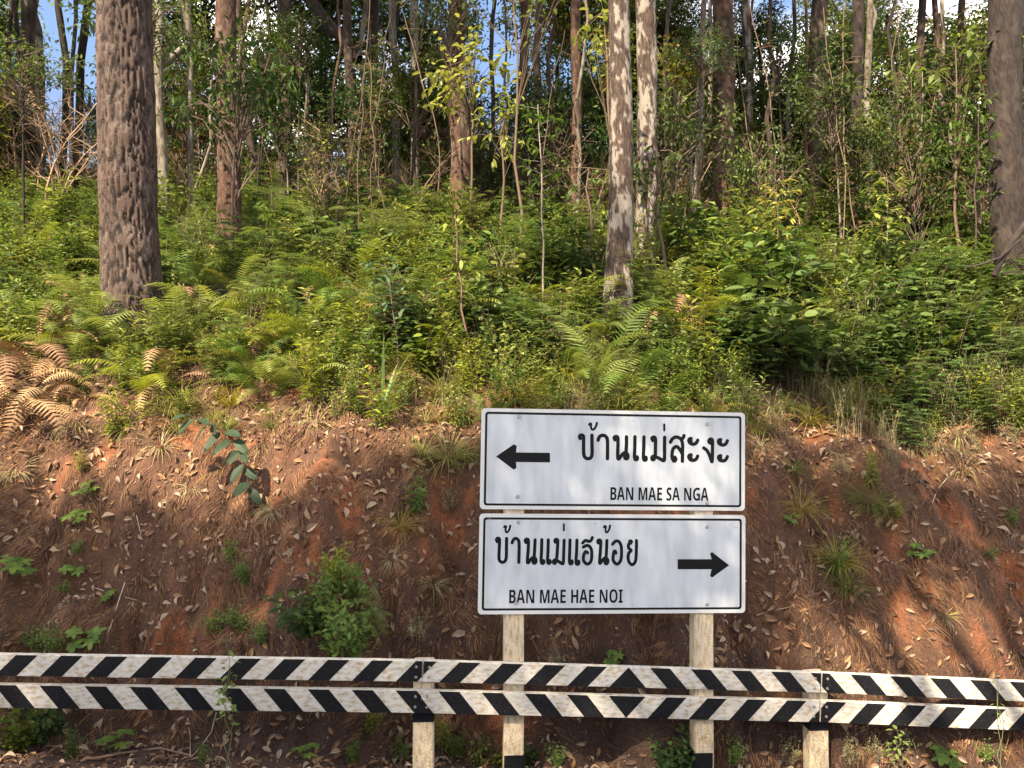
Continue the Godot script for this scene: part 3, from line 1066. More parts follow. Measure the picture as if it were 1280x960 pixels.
func build_trees() -> void:
	var leaf_sets := [[G_DARK, G_DARK, G_MID], [G_DARK, G_MID, G_BLUE], [G_MID, G_DARK, G_LIGHT], [G_DARK * 0.8, G_MID, G_MID]]
	for k in 4:
		var cb := crown_builder(100 + k, 150, 56, 0.064, 0.19, leaf_sets[k], Color(0.09, 0.06, 0.045))
		crowns.append([cb[0].mesh(), cb[1].mesh()])
		cb = crown_builder(140 + k, 54, 20, 0.10, 0.24, [[G_DARK, G_DARK, G_DARK], [G_DARK, G_MID, G_DARK * 0.8], [G_DARK, G_DARK, G_BLUE], [BROWN, G_DARK, G_MID]][k], Color(0.10, 0.07, 0.05))  # mostly dark greens: shade between the trunks painted into the leaf colours
		thin_crowns.append([cb[0].mesh(), cb[1].mesh()])
	# the big pine first, then the others from the front of the slope to the back
	tree("pine_tree", "thick rough-barked pine trunk rising from the ferns above the bank", 166, 372, 156, 66, 64, 9.6, "pine", 3, 17.0, 0.02, 1.3)
	tree("forest_tree", "mottled trunk with white lichen patches rising behind the upper sign panel", 771, 385, 777, 34, 26, 10.2, "mottled", 2, 14.0, 0.05)
	tree("forest_tree", "dark thick trunk standing at the right edge of the forest", 1263, 300, 1255, 39, 38, 11.5, "dark", 2, 15.0, 0.05)
	tree("forest_tree", "grey mottled trunk standing just behind the white-patched trunk", 806, 310, 808, 25, 25, 12.4, "mottled", 2, 15.0, 0.04)
	tree("pine_tree", "straight reddish pine trunk in the sun right of the thick pine", 286, 292, 283, 29, 25, 13.0, "red", 2, 16.0, 0.03, 1.2)
	tree("forest_tree", "brown trunk behind the bright leafy boughs in the middle of the forest", 575, 262, 570, 27, 24, 15.0, "red", 1, 15.0, 0.06)
	tree("pine_tree", "straight reddish brown trunk second from the grey mottled trunk", 905, 218, 904, 27, 25, 15.5, "red", 1, 17.0, 0.04)
	tree("pine_tree", "dark red straight trunk standing alone against the bright gap", 1018, 200, 1022, 21, 19, 16.5, "brown", 1, 17.0, 0.04)
	tree("forest_tree", "slim reddish trunk rising left of the white-patched trunk", 719, 240, 722, 14, 12, 15.5, "red", 1, 14.0, 0.06)
	var t := tree("pale_tree", "pale trunk with a white forked limb just behind the thick pine", 206, 268, 198, 13, 10, 14.5, "pale", 1, 12.0, 0.05, 0.8)
	branch(t, 14.5, [[192, 190, 0.2], [190, 120, 0.2], [196, 88, 0.2], [215, 72, 0.15], [238, 52, 0.1], [236, 20, 0.0], [232, -40, 0.0]], [0.085, 0.045], "pale")
	t = tree("pale_tree", "slender pale trunk between the forked trunk and the reddish pine", 243, 262, 231, 9, 7, 15.0, "pale", 1, 11.0, 0.10, 0.6)
	branch(t, 15.0, [[243, 240], [256, 205], [264, 180], [262, 130], [268, 60]], [0.035, 0.02], "pale")
	t = tree("forest_tree", "dark trunk with a pale crooked companion limb near the left edge", 37, 282, 38, 21, 18, 17.0, "brown", 1, 15.0, 0.08)
	branch(t, 17.0, [[46, 235, 0.1], [45, 170, 0.1], [50, 110, 0.1], [47, 40, 0.1], [36, 0, 0.1], [30, -60, 0.1]], [0.13, 0.09], "mottled")
	tree("forest_tree", "thin dark trunk in the blue sky gap left of the thick pine", 78, 245, 78, 10, 8, 19.0, "dark", 0, 13.0, 0.08)
	t = tree("forest_tree", "leaning dark trunk close beside the thick pine on its left", 92, 240, 107, 11, 9, 19.5, "dark", 0, 13.0, 0.08)
	tree("forest_tree", "very thin grey trunk at the left border of the forest", 14, 270, 8, 7, 6, 18.0, "mottled", 0, 11.0, 0.15, 0.5)
	t = tree("pine_tree", "dark brown trunk between the reddish pine and the dead twigs", 357, 220, 357, 19, 17, 18.5, "brown", 1, 16.0, 0.04)
	t = tree("forest_tree", "brown slim trunk carrying a thick dark leaning bough", 441, 200, 436, 13, 11, 18.0, "brown", 1, 13.0, 0.08)
	branch(t, 18.0, [[447, 75, 0.1], [432, 52, 0.1], [410, 30, 0.1], [392, 5, 0.1], [365, -40, 0.1]], [0.16, 0.12], "dark")
	tree("pale_tree", "very thin pale trunk right beside the brown slim trunk", 453, 190, 453, 6, 6, 18.4, "pale", 0, 11.0, 0.10, 0.5)
	tree("forest_tree", "dark trunk behind the thin pale pair of trunks", 470, 190, 465, 17, 15, 20.0, "dark", 0, 14.0, 0.06)
	t = tree("pale_tree", "pale trunk curving gently beside the dark trunk", 499, 210, 490, 10, 9, 17.0, "pale", 1, 11.0, 0.14, 0.7)
	t = tree("forest_tree", "tan trunk with a crooked horizontal limb at mid height", 519, 230, 515, 11, 10, 16.0, "pale", 1, 11.0, 0.05, 0.6)
	branch(t, 16.0, [[517, 166, -0.1], [530, 170, -0.1], [548, 166, -0.1], [566, 168, -0.1], [590, 150, 0.0]], [0.11, 0.05], "brown")
	tree("forest_tree", "thin brown trunk left of the slim reddish trunk", 672, 235, 675, 11, 9, 16.5, "brown", 0, 13.0, 0.10)
	tree("forest_tree", "faint brown trunk between the leafy boughs and the thin brown trunk", 650, 228, 655, 13, 11, 19.0, "red", 0, 13.0, 0.08)
	tree("pale_tree", "pale leaning trunk right of the grey mottled trunk", 866, 225, 881, 9, 7, 15.0, "pale", 1, 11.0, 0.10, 0.7)
	tree("forest_tree", "mottled thin trunk right of the straight reddish brown trunk", 937, 200, 931, 10, 9, 17.5, "mottled", 0, 12.0, 0.08)
	tree("forest_tree", "dark trunk paired with a pale one right of the dark red trunk", 1073, 205, 1072, 16, 14, 17.5, "dark", 1, 14.0, 0.05)
	t = tree("pale_tree", "slender pale trunk pressed close to the dark trunk of a pair", 1086, 215, 1086, 9, 8, 16.8, "pale", 1, 11.0, 0.04, 0.6)
	branch(t, 16.8, [[1087, 45], [1094, 22], [1088, 0], [1076, -30]], [0.06, 0.04], "pale")
	tree("forest_tree", "tan sunlit trunk in the thicket left of the dark thick trunk", 1172, 190, 1171, 8, 7, 19.0, "red", 0, 12.0, 0.08)
	tree("forest_tree", "crooked tan trunk nearest to the dark thick trunk", 1196, 190, 1206, 8, 8, 20.0, "red", 0, 12.0, 0.14)
	tree("forest_tree", "brown trunk half hidden in the thicket left of the tan trunks", 1152, 215, 1150, 11, 9, 17.0, "brown", 0, 12.0, 0.10)
	t = tree("forest_tree", "thin grey trunk behind the reddish pine on its right", 318, 230, 301, 11, 9, 17.0, "brown", 0, 12.0, 0.08)
	tree("pale_tree", "thin pale trunk behind the dark red straight trunk", 988, 200, 990, 6, 5, 21.0, "mottled", 0, 11.0, 0.08, 0.6)
	var rr := RandomNumberGenerator.new()
	rr.seed = 1313
	for k in 30:
		var px := -20.0 + k * 44.5 + rr.randf_range(-20, 20)
		var dd := rr.randf_range(14.5, 21.0)
		var ww := rr.randf_range(3.0, 6.5)
		t = tree("slender_trunk", "thin bare young trunk", px, 250, px + rr.randf_range(-16, 16), ww, ww * 0.8, dd, ["brown", "dark", "pale", "red", "mottled"][rr.randi() % 5], 0, rr.randf_range(7.0, 10.0), 0.12, 0.35)
		t.set_meta("group", "thin young trunks between the big ones")
		reg.append([t, "thin young trunk", at(px, 150, dd)])
	for k in 40:
		var px := -20.0 + k * 33.5 + rr.randf_range(-18, 18)
		if px > 40 and px < 125: continue
		var dd := rr.randf_range(11.5, 18.0)
		var p := gpos((px - 640.0) / FOCAL * dd, dd)
		t = thing("young_tree", "sparse young tree", "young tree", p, rr.randf() * TAU, "sparse young trees between the trunks")
		var high := rr.randf_range(1.6, 4.6)
		var sc := rr.randf_range(0.75, 1.35)
		reg.append([t, "sparse leafy young tree", p + Vector3(0, high, 0)])
		var lean := Vector3(rr.randf_range(-0.3, 0.3), 0, rr.randf_range(-0.3, 0.3))
		part("trunk", trunk_mesh([Vector3(0, -0.1, 0), lean * 0.3 + Vector3(0.04, high * 0.5, 0), lean + Vector3(0, high + sc * 0.5, 0)], 0.028, 0.008, 7, 16, ["brown", "dark", "mottled"][k % 3], 300 + k, 0.1), M.bark, t)
		var cr: Array = thin_crowns[k % 4]
		var c := part("crown", cr[0], leaf_mats[rr.randi() % 5], t, Transform3D(Basis(Vector3.UP, rr.randf() * TAU).scaled(Vector3(sc, sc * rr.randf_range(0.9, 1.5), sc)), lean + Vector3(0, high, 0)))
		part("limb", cr[1], M.wood, c)
	# leafy trees that close the view beyond the ridge: trunk and two crowns each
	var far := [[18, 24, 0.55, 3.0], [128, 27, 0.5, 4.5], [232, 23, 1.0, 2.2], [310, 26, 1.0, 2.6], [395, 23, 1.05, 2.0], [470, 27, 1.0, 3.2], [555, 24, 0.95, 2.6], [628, 28, 0.9, 3.6], [700, 23, 1.0, 2.2], [770, 26, 1.0, 2.8], [850, 24, 0.8, 3.4], [945, 27, 0.9, 3.4], [1050, 25, 0.8, 3.8], [1125, 22, 1.0, 2.4], [1190, 25, 0.85, 3.0], [1262, 22, 1.0, 2.2], [-70, 24, 1.0, 2.4], [1350, 23, 1.0, 2.4], [350, 31, 0.9, 6.0], [200, 33, 0.9, 6.4], [520, 33, 0.9, 6.5], [680, 33, 0.9, 6.0], [810, 32, 1.0, 6.0], [985, 34, 0.8, 6.5], [1150, 33, 0.9, 6.4], [90, 34, 0.5, 7.0]]
	var r := RandomNumberGenerator.new()
	r.seed = 77
	far.append_array([[800, 26, 0.9, 5.5], [930, 25, 0.85, 4.6], [1010, 29, 0.9, 6.0], [880, 30, 0.9, 6.0], [1085, 27, 0.9, 5.6], [960, 23, 0.7, 6.0], [840, 22, 0.6, 5.6]])
	for k in 8:
		far.append([-60.0 + k * 184.0 + r.randf_range(-30, 30), r.randf_range(24, 30), 0.55 if k in [1, 2] else 1.0, 2.2 + r.randf() * 1.5])
	for q in [[-120, 17], [-210, 14], [-300, 19], [-420, 16], [-520, 21], [1360, 16], [1450, 13], [1560, 19], [1660, 15], [1760, 20]]:
		far.append([q[0], q[1], 0.9, 3.4])
	for k in 17:
		var px := -30.0 + k * 80.0 + r.randf_range(-25, 25)
		var d := r.randf_range(17.5, 22.5)
		var p := gpos((px - 640.0) / FOCAL * d, d)
		var o := thing("ridge_shrub", "tall shrub on the ridge", "shrub", p, r.randf() * TAU, "tall shrubs along the ridge")
		var sc := r.randf_range(0.9, 1.7) * (0.55 if px > 10 and px < 130 else 1.0)
		reg.append([o, "tall leafy shrub on the ridge", p + Vector3(0, sc, 0)])
		var cr: Array = crowns[k % 4]
		var c := part("crown", cr[0], leaf_mats[k % 5], o, Transform3D(Basis.IDENTITY.scaled(Vector3(sc, sc * 1.2, sc)), Vector3(0, sc * 1.1, 0)))
		part("limb", cr[1], M.wood, c)
	for k in far.size():
		var q: Array = far[k]
		var d: float = q[1]
		var p := gpos((q[0] - 640.0) / FOCAL * d, d)
		var o := thing("leafy_tree", "leafy tree beyond the ridge", "tree", p, r.randf() * TAU)
		reg.append([o, "leafy tree beyond the ridge", p + Vector3(0, 4, 0)])
		o.set_meta("group", "leafy trees beyond the ridge")
		part("trunk", trunk_mesh([Vector3(0, -0.3, 0), Vector3(0.1, 3, 0), Vector3(0, 7.5, 0.1)], 0.11, 0.05, 8, 14, "brown", k), M.bark, o)
		for e in (2 if q[2] < 0.6 or k % 2 == 1 else 3):
			var cr: Array = crowns[(k + e) % 4]
			var sc: float = q[2] * r.randf_range(2.0, 2.7)
			var c := part("crown", cr[0], leaf_mats[(k + e * 2) % 5], o, Transform3D(Basis.from_euler(Vector3(0, r.randf() * TAU, 0)).scaled(Vector3(sc, sc * 0.95, sc)), Vector3(r.randf_range(-0.6, 0.6), q[3] + e * sc * 1.30 - 0.8, r.randf_range(-0.6, 0.6))))
			part("limb", cr[1], M.wood, c)

var reg: Array = []              # plants whose label names the nearest landmark: [node, look, place]

# ---------------------------------------------------------------- undergrowth
var fronds: Array = []           # [mesh builder, mesh] by length
var dead_fronds: Array = []
var shrubs := {}                 # habit -> [[foliage mesh, stem mesh, joined mesh], ...]

func make_plants() -> void:
	for k in 6:
		var l: float = [0.62, 0.75, 0.9, 0.70, 0.82, 0.55][k]
		var b := frond_builder(200 + k, l, l * 0.24, [0.9, 1.0, 1.15, 0.7, 1.25, 0.5][k], [1.3, 1.7, 2.0, 1.1, 1.9, 1.2][k], 22, G_MID.lerp(G_LIGHT, 0.25 + 0.1 * (k % 3)))
		fronds.append([b, b.mesh()])
		var e := frond_builder(300 + k, l, l * 0.20, [0.7, 0.6, 0.9, 0.4, 0.8, 0.3][k], [2.2, 2.6, 2.9, 1.9, 2.7, 1.6][k], 20, [TAN, TAN, BROWN.lerp(TAN, 0.4), TAN.lerp(STRAW, 0.4), BROWN, TAN][k])
		dead_fronds.append([e, e.mesh()])
	for kind in ["lance", "broad", "small", "feather", "wispy", "twiggy", "tussock", "dry_tussock", "seedling"]:
		var list := []
		for k in 3:
			var fw := shrub_builder(kind, 500 + k * 17 + kind.length())
			var j := MB.new()
			j.add(fw[0], Transform3D.IDENTITY)
			j.add(fw[1], Transform3D.IDENTITY)
			list.append([fw[0].mesh(), fw[1].mesh(), j.mesh()])
		shrubs[kind] = list

const LOOKS := {
	"fern": ["fern", "green fern with arching feathery fronds", "fern", "green ferns on the slope"],
	"dead_fern": ["dead_fern", "withered brown fern with drooping fronds", "fern", "withered ferns along the bank's lip"],
	"lance": ["leafy_weed", "upright weed with long narrow leaves", "weed", "leafy weeds on the slope"],
	"broad": ["broadleaf_shrub", "dark bushy shrub with oval leaves", "shrub", "broadleaf shrubs on the slope"],
	"small": ["small_leaved_shrub", "dense shrub with small pointed leaves", "shrub", "small-leaved shrubs on the slope"],
	"feather": ["feathery_shrub", "soft shrub with feathery compound leaves", "shrub", "feathery shrubs on the slope"],
	"wispy": ["dry_weed", "wispy dry weed with thin pale stalks", "weed", "dry weeds on the slope"],
	"twiggy": ["bare_shrub", "leafless shrub of dry branching twigs", "shrub", "bare twiggy shrubs among the trunks"],
	"tussock": ["grass_tussock", "yellow-green tussock of arching grass", "grass", "grass tussocks along the bank's lip"],
	"dry_tussock": ["dry_tussock", "straw-coloured tussock of drooping dry grass", "grass", "dry tussocks on the bank"],
	"seedling": ["seedling", "low green seedling with star-like leaves", "seedling", "seedlings on the bank"],
}

func plant(kind: String, pos: Vector3, size: float, turn: float, tilt := Vector3.UP, tint := -1) -> Node3D:
	var lk: Array = LOOKS[kind]
	if kind == "fern": size *= 1.35
	var o := thing(lk[0], lk[1], lk[2], pos, turn, lk[3])
	reg.append([o, lk[1], pos + Vector3(0, size * 0.4, 0)])
	var mat: Material = leaf_mats[tint if tint >= 0 else rng.randi() % leaf_mats.size()]
	if kind == "fern" or kind == "dead_fern":
		var n := rng.randi_range(5, 8)
		for k in n:
			var fr: Array = (fronds if kind == "fern" else dead_fronds)[rng.randi() % 6]
			var a := TAU * (k + rng.randf() * 0.7) / n
			var bs := Basis(Vector3.UP, a) * Basis(Vector3(0, 0, 1), rng.randf_range(-0.35, 0.5)) * Basis(Vector3.RIGHT, rng.randf_range(-0.5, 0.5))
			part("frond", fr[1], mat if kind == "fern" else M.dry, o, Transform3D(bs.scaled(Vector3.ONE * size * rng.randf_range(0.8, 1.15)), Vector3.ZERO))
	else:
		var s: Array = shrubs[kind][rng.randi() % 3]
		var x := Transform3D(Basis.IDENTITY.scaled(Vector3.ONE * size), Vector3.ZERO)
		var dry := kind in ["wispy", "dry_tussock", "twiggy"]
		part("foliage", s[0], M.dry if dry else mat, o, x)
		part("stem", s[1], M.wood, o, x)
	if tilt != Vector3.UP:
		o.basis = Basis(Quaternion(Vector3.UP, tilt)) * o.basis
	return o

func fern_joined(list: Array, seed_: int, n: int) -> ArrayMesh:
	var r := RandomNumberGenerator.new()
	r.seed = seed_
	var b := MB.new()
	for k in n:
		var a := TAU * (k + r.randf() * 0.7) / n
		var bs := Basis(Vector3.UP, a) * Basis(Vector3(0, 0, 1), r.randf_range(-0.35, 0.5)) * Basis(Vector3.RIGHT, r.randf_range(-0.5, 0.5))
		b.add(list[r.randi() % 6][0], Transform3D(bs.scaled(Vector3.ONE * r.randf_range(0.8, 1.15)), Vector3.ZERO))
	return b.mesh()

func clumped(table: Array, p: Vector3) -> Array:
	var out := []
	for t in table:
		var k: int = t[0].length() * 17 + t[0].unicode_at(0)
		out.append([t[0], t[1] * exp(n_col.get_noise_2d(p.x * 1.1 + k * 3.1, p.z * 1.1 - k) * 4.5)])
	return out

func pick(table: Array) -> String:
	var total := 0.0
	for t in table: total += t[1]
	var v := rng.randf() * total
	for t in table:
		v -= t[1]
		if v <= 0: return t[0]
	return table[0][0]

# what grows where, after the photograph
func zone(px: float, py: float, d: float) -> Array:
	if py > 470 and d < 8.9:
		if px < 150: return [["dead_fern", 6], ["dry_tussock", 3], ["tussock", 1], ["seedling", 1]]
		if px < 340: return [["dead_fern", 0.8], ["dry_tussock", 2], ["tussock", 3], ["small", 2], ["fern", 3], ["lance", 1]]
		if px < 560: return [["fern", 2], ["dry_tussock", 2], ["tussock", 3], ["lance", 2], ["small", 2]]
		if px < 940: return [["tussock", 3], ["fern", 2], ["small", 3], ["wispy", 1], ["lance", 2]]
		if px < 1080: return [["tussock", 3], ["dry_tussock", 2], ["wispy", 2], ["fern", 2], ["feather", 1]]
		return [["wispy", 6], ["feather", 2], ["dry_tussock", 1], ["small", 1]]
	if d > 15.5:
		return [["twiggy", 1.0], ["fern", 2], ["lance", 2], ["broad", 3.5], ["small", 2], ["feather", 2]]
	if px < 130: return [["fern", 4], ["dead_fern", 1.6], ["lance", 2], ["feather", 1], ["small", 1]]
	if px < 370: return [["fern", 7], ["lance", 1.5], ["small", 1], ["feather", 1], ["dead_fern", 0.8], ["wispy", 0.4]]
	if px < 620: return [["fern", 5], ["lance", 2], ["small", 2], ["feather", 2], ["broad", 1], ["dead_fern", 0.5], ["wispy", 0.5]]
	if px < 840: return [["fern", 5], ["small", 3], ["lance", 1.5], ["broad", 1.5], ["feather", 1.5], ["dead_fern", 0.5], ["wispy", 0.4]]
	if px < 1140: return [["broad", 4], ["lance", 3], ["small", 3], ["fern", 2], ["feather", 1], ["wispy", 0.5], ["dead_fern", 0.3]]
	return [["broad", 3], ["feather", 2.5], ["lance", 2], ["small", 2], ["fern", 1], ["wispy", 1]]

func build_undergrowth() -> void:
	# single plants, the nearest rows; then the rest of the cover as one mass behind and between them
	var spots := []
	var d := 7.95
	while d < 13.6:
		var half := d * 0.72 + 0.3
		var step := 0.50 + (d - 8.0) * 0.035
		var x := -half + rng.randf() * step
		while x < half:
			spots.append(Vector2(x + rng.randf_range(-0.2, 0.2), d + rng.randf_range(-0.2, 0.2)))
			x += step
		d += 0.42 + (d - 8.0) * 0.06
	for s in spots:
		var p := gpos(s.x, s.y, 0.02)
		var q := seen_at(p)
		var kind := pick(clumped(zone(q.x, q.y, s.y), p))
		if absf(q.x - 166) < 26 and s.y < 9.7 and s.y > 9.0 and kind != "fern": continue
		plant(kind, p, rng.randf_range(0.7, 1.25) * (1.0 if s.y > 8.6 else 0.72), rng.randf() * TAU)
	for k in 17:
		var dd := rng.randf_range(13.5, 18.5)
		var x := rng.randf_range(-0.72, 0.72) * dd
		plant("twiggy", gpos(x, dd, 0.03), rng.randf_range(1.2, 1.9), rng.randf() * TAU)
	for q in [[120, 405, 1.0], [205, 400, 1.15], [255, 395, 1.1], [232, 425, 1.05], [300, 425, 1.0], [172, 425, 0.9], [95, 430, 0.9], [345, 380, 1.0], [410, 440, 0.9], [330, 465, 0.8], [60, 395, 0.9], [150, 395, 0.9], [385, 480, 0.7], [560, 420, 0.9], [640, 430, 0.9], [700, 460, 0.8], [990, 420, 0.9], [1040, 440, 0.9]]:
		plant("fern", hit(q[0], q[1] + 22), q[2], rng.randf() * TAU, Vector3.UP, 0 if q[0] < 350 else -1)
	for k in 95:
		var px := rng.randf_range(90, 640) if k < 70 else rng.randf_range(930, 1290)
		var p := hit(px, rng.randf_range(432, 500) + (35.0 if px > 900 else 0.0))
		plant(pick(zone(px, 480 if rng.randf() < 0.5 else 400, 8.3)), p - Vector3(0, 0.02, 0), rng.randf_range(0.5, 0.8), rng.randf() * TAU)
	for q in [[20, 470, 1.6], [45, 440, 1.5], [15, 420, 1.6], [60, 500, 1.3], [25, 520, 1.3], [-10, 450, 1.6], [35, 495, 1.4], [70, 450, 1.2], [5, 500, 1.4], [115, 470, 0.9], [955, 520, 0.7], [100, 405, 0.9]]:
		plant("dead_fern", hit(q[0], q[1] + 14), q[2], rng.randf() * TAU)
	var joined := {}
	for kind in shrubs:
		for k in 3: joined["%s%d" % [kind, k]] = shrubs[kind][k][2]
	for k in 3:
		joined["fern%d" % k] = fern_joined(fronds, 700 + k, 7)
		joined["dead_fern%d" % k] = fern_joined(dead_fronds, 720 + k, 6)
	var xs := {}
	var cs := {}
	for k in 7600:
		var dd := 8.0 + 15.5 * pow(rng.randf(), 1.05)
		if dd < 11.5 and rng.randf() < 0.35: continue
		var x := rng.randf_range(-1, 1) * (dd * 0.78 + 1.0)
		if k >= 5200: x = (dd * 0.70 + rng.randf() * 8.0) * (1.0 if k % 2 == 0 else -1.0)
		var p := gpos(x, dd, 0.03)
		var q := seen_at(p)
		var key := "%s%d" % [pick(clumped(zone(q.x, q.y, dd), p)), rng.randi() % 3]
		var sc := rng.randf_range(0.55, 0.95) * (0.7 if dd < 8.5 else 1.0)
		sc *= 0.85 + 0.9 * n_mid.get_noise_2d(x * 0.5, dd * 0.5)
		if key.begins_with("twiggy"): sc *= 1.2
		if not xs.has(key):
			xs[key] = []
			cs[key] = []
		if rng.randf() < 0.12 and dd > 9.0: sc *= 1.5
		xs[key].append(Transform3D(Basis(Vector3.UP, rng.randf() * TAU).scaled(Vector3.ONE * sc), p))
		var v := rng.randf_range(0.7, 1.0)
		cs[key].append(Color(v * rng.randf_range(0.85, 1.0), v, v * rng.randf_range(0.75, 1.0)))
	var cover := mass("undergrowth", "mixed green ground cover filling the forest slope")
	for key in xs:
		var dry: bool = key.begins_with("twiggy") or key.begins_with("dry") or key.begins_with("dead") or key.begins_with("wispy")
		stuff("growth", cover, joined[key], M.dry if dry else M.leaf, xs[key], cs[key])

func build_vines() -> void:
	var r := RandomNumberGenerator.new()
	r.seed = 808
	for k in 34:
		var dd := r.randf_range(12.0, 18.0)
		var px := r.randf_range(140, 1270)
		var top := at(px, r.randf_range(-30, 70), dd)
		var low := at(px + r.randf_range(-45, 45), r.randf_range(190, 260), dd + r.randf_range(-0.5, 0.5))
		var g := ground(low.x, -low.z)
		low.y = g - 0.05
		var t := thing("hanging_vine", "thin brown hanging vine", "vine", low, 0.0, "hanging vines between the trunks")
		reg.append([t, "thin brown hanging vine", top.lerp(low, 0.6)])
		var pts := []
		var bow := r.randf_range(-0.35, 0.35)
		var sway := r.randf_range(0.8, 2.4)
		for j in 12:
			var s := j / 11.0
			pts.append((top - low) * s + Vector3(r.randf_range(-1, 1), 0, r.randf_range(-1, 1)) * 0.035 + Vector3(sin(s * PI * sway) * bow, 0, sin(s * 5.0) * 0.08))
		var w := MB.new()
		var f := MB.new()
		var col := Color(0.13, 0.085, 0.055) * r.randf_range(0.5, 1.4)
		w.tube(pts, taper(12, r.randf_range(0.008, 0.016), 0.007), 5, col)
		for j in 26:
			var a: Vector3 = pts[1 + r.randi() % 10]
			var d := (rand_dir(r, 0.6) + Vector3(0, 0.1, 0)).normalized() * r.randf_range(0.15, 0.5)
			w.tube([a, a + d * 0.5 + rand_dir(r) * 0.05, a + d], [0.005, 0.0035, 0.0015], 3, col)
			for e in 3:
				f.leaf(a + d * r.randf_range(0.3, 1.0), rand_dir(r, 0.6), rand_dir(r), r.randf_range(0.05, 0.11), 0.04, 0.15, [BROWN, G_DARK, G_DARK, G_MID][r.randi() % 4])
		part("stem", w.mesh(), M.wood, t)
		part("foliage", f.mesh(), M.leaf, t)

# ---------------------------------------------------------------- what lies and grows on the bank
func leaf_litter_mesh(seed_: int, col: Color) -> ArrayMesh:
	var r := RandomNumberGenerator.new()
	r.seed = seed_
	var b := MB.new()
	var l := 1.0
	var w := r.randf_range(0.34, 0.5)
	var curl := r.randf_range(0.3, 1.9)
	var prev := []
	for k in 6:
		var s := k / 5.0
		var wid := w * 0.5 * sin(PI * clampf(s * 0.92 + 0.05, 0, 1))
		var y := sin(s * PI) * 0.10 * curl + s * s * 0.12 * curl
		var row := [Vector3(s * l - 0.5, y + wid * curl * 0.7, wid), Vector3(s * l - 0.5, y, 0), Vector3(s * l - 0.5, y + wid * curl * 0.9, -wid)]
		if k > 0:
			b.quad(prev[0], row[0], row[1], prev[1], col)
			b.quad(prev[1], row[1], row[2], prev[2], col * 0.85)
		prev = row
	b.tube([Vector3(-0.5, 0, 0), Vector3(-0.68, 0.03, 0.02)], [0.014, 0.008], 3, col * 0.7)
	return b.mesh()

func slope_basis(x: float, d: float) -> Basis:
	var e := 0.12
	var dx := gpos(x + e, d) - gpos(x - e, d)
	var dz := gpos(x, d + e) - gpos(x, d - e)
	var nn := dx.cross(dz).normalized()
	if nn.y < 0: nn = -nn
	var tx := dx.normalized()
	return Basis(tx, nn, tx.cross(nn).normalized())

func build_litter(bank: Node3D) -> void:
	var meshes := []
	var cols := [Color(0.22, 0.125, 0.070), Color(0.29, 0.19, 0.115), Color(0.16, 0.085, 0.047), Color(0.38, 0.285, 0.195), Color(0.11, 0.062, 0.038), Color(0.25, 0.135, 0.062)]
	for k in 6: meshes.append(leaf_litter_mesh(900 + k, cols[k]))
	var xs := [[], [], [], [], [], []]
	var tilted := func(x: float, d: float, sc: float) -> Transform3D:
		var bs := slope_basis(x, d) * Basis(Vector3.UP, rng.randf() * TAU) * Basis(Vector3(rng.randf_range(-1, 1), 0, rng.randf_range(-1, 1)).normalized(), rng.randf_range(-0.38, 0.38))
		return Transform3D(bs.scaled_local(Vector3.ONE * sc), gpos(x, d) + slope_basis(x, d).y * 0.006)
	for k in 300:
		var d := 6.22 + 2.0 * rng.randf()
		var x := rng.randf_range(-1, 1) * d * 0.72
		for e in 4:
			if n_big.get_noise_2d(x * 1.6 + 5.0, d * 2.0) > 0.05: break
			x += rng.randf_range(-0.7, 0.7)
		part("fallen_leaf", meshes[rng.randi() % 6], M.dry, bank, tilted.call(x, d, 0.05 + 0.085 * pow(rng.randf(), 1.6)))
	for k in 15000:
		var d := 5.3 + 3.3 * rng.randf() if k < 13200 else 8.4 + 3.0 * rng.randf()
		var x := rng.randf_range(-1, 1) * d * 0.80
		var dens := n_big.get_noise_2d(x * 1.6 + 5.0, d * 2.0) + 0.25 + (0.3 if d < 6.2 or d > 7.7 else 0.0)
		if rng.randf() > 0.30 + dens * 1.25: continue
		xs[rng.randi() % 6].append(tilted.call(x, d, 0.022 + 0.075 * pow(rng.randf(), 1.5)))
	var lit := mass("leaf_litter", "small dry brown leaves scattered over the bank")
	for k in 6:
		stuff("leaves", lit, meshes[k], M.dry, xs[k], [])
	# fine dead roots and needles hanging down the face like hair
	var hair := []
	for k in 4:
		var b := MB.new()
		var r := RandomNumberGenerator.new()
		r.seed = 950 + k
		for q in 16:
			var o := Vector3(r.randf_range(-0.09, 0.09), 0, r.randf_range(-0.07, 0.07))
			var dir := Vector3(r.randf_range(-0.35, 0.35), r.randf_range(0.1, 0.55), 1.0).normalized()
			var col: Color = [Color(0.115, 0.050, 0.023), Color(0.155, 0.073, 0.034), Color(0.062, 0.029, 0.015), Color(0.20, 0.108, 0.050)][r.randi() % 4]
			b.blade(o, dir, r.randf_range(0.07, 0.2), r.randf_range(0.002, 0.007), r.randf_range(0.6, 1.8), 3, col, col)
		hair.append(b.mesh())
	var hx := [[], [], [], []]
	for k in 17500:
		var d := 6.15 + 2.35 * rng.randf()
		var x := rng.randf_range(-1, 1) * d * (0.78 if k < 12500 else 1.3)
		if n_col.get_noise_2d(x + 20.0, d * 1.7) + rng.randf() * 0.9 < 0.22: continue
		var bs := slope_basis(x, d)
		bs = bs * Basis(Vector3.UP, rng.randf_range(-0.4, 0.4))
		hx[rng.randi() % 4].append(Transform3D(bs.scaled_local(Vector3.ONE * rng.randf_range(0.6, 1.15)), gpos(x, d) - bs.y * 0.004))
	var roots := mass("dead_grass", "fine brown roots and needles hanging down the earth bank")
	for k in 4:
		stuff("needles", roots, hair[k], M.dry, hx[k], [])

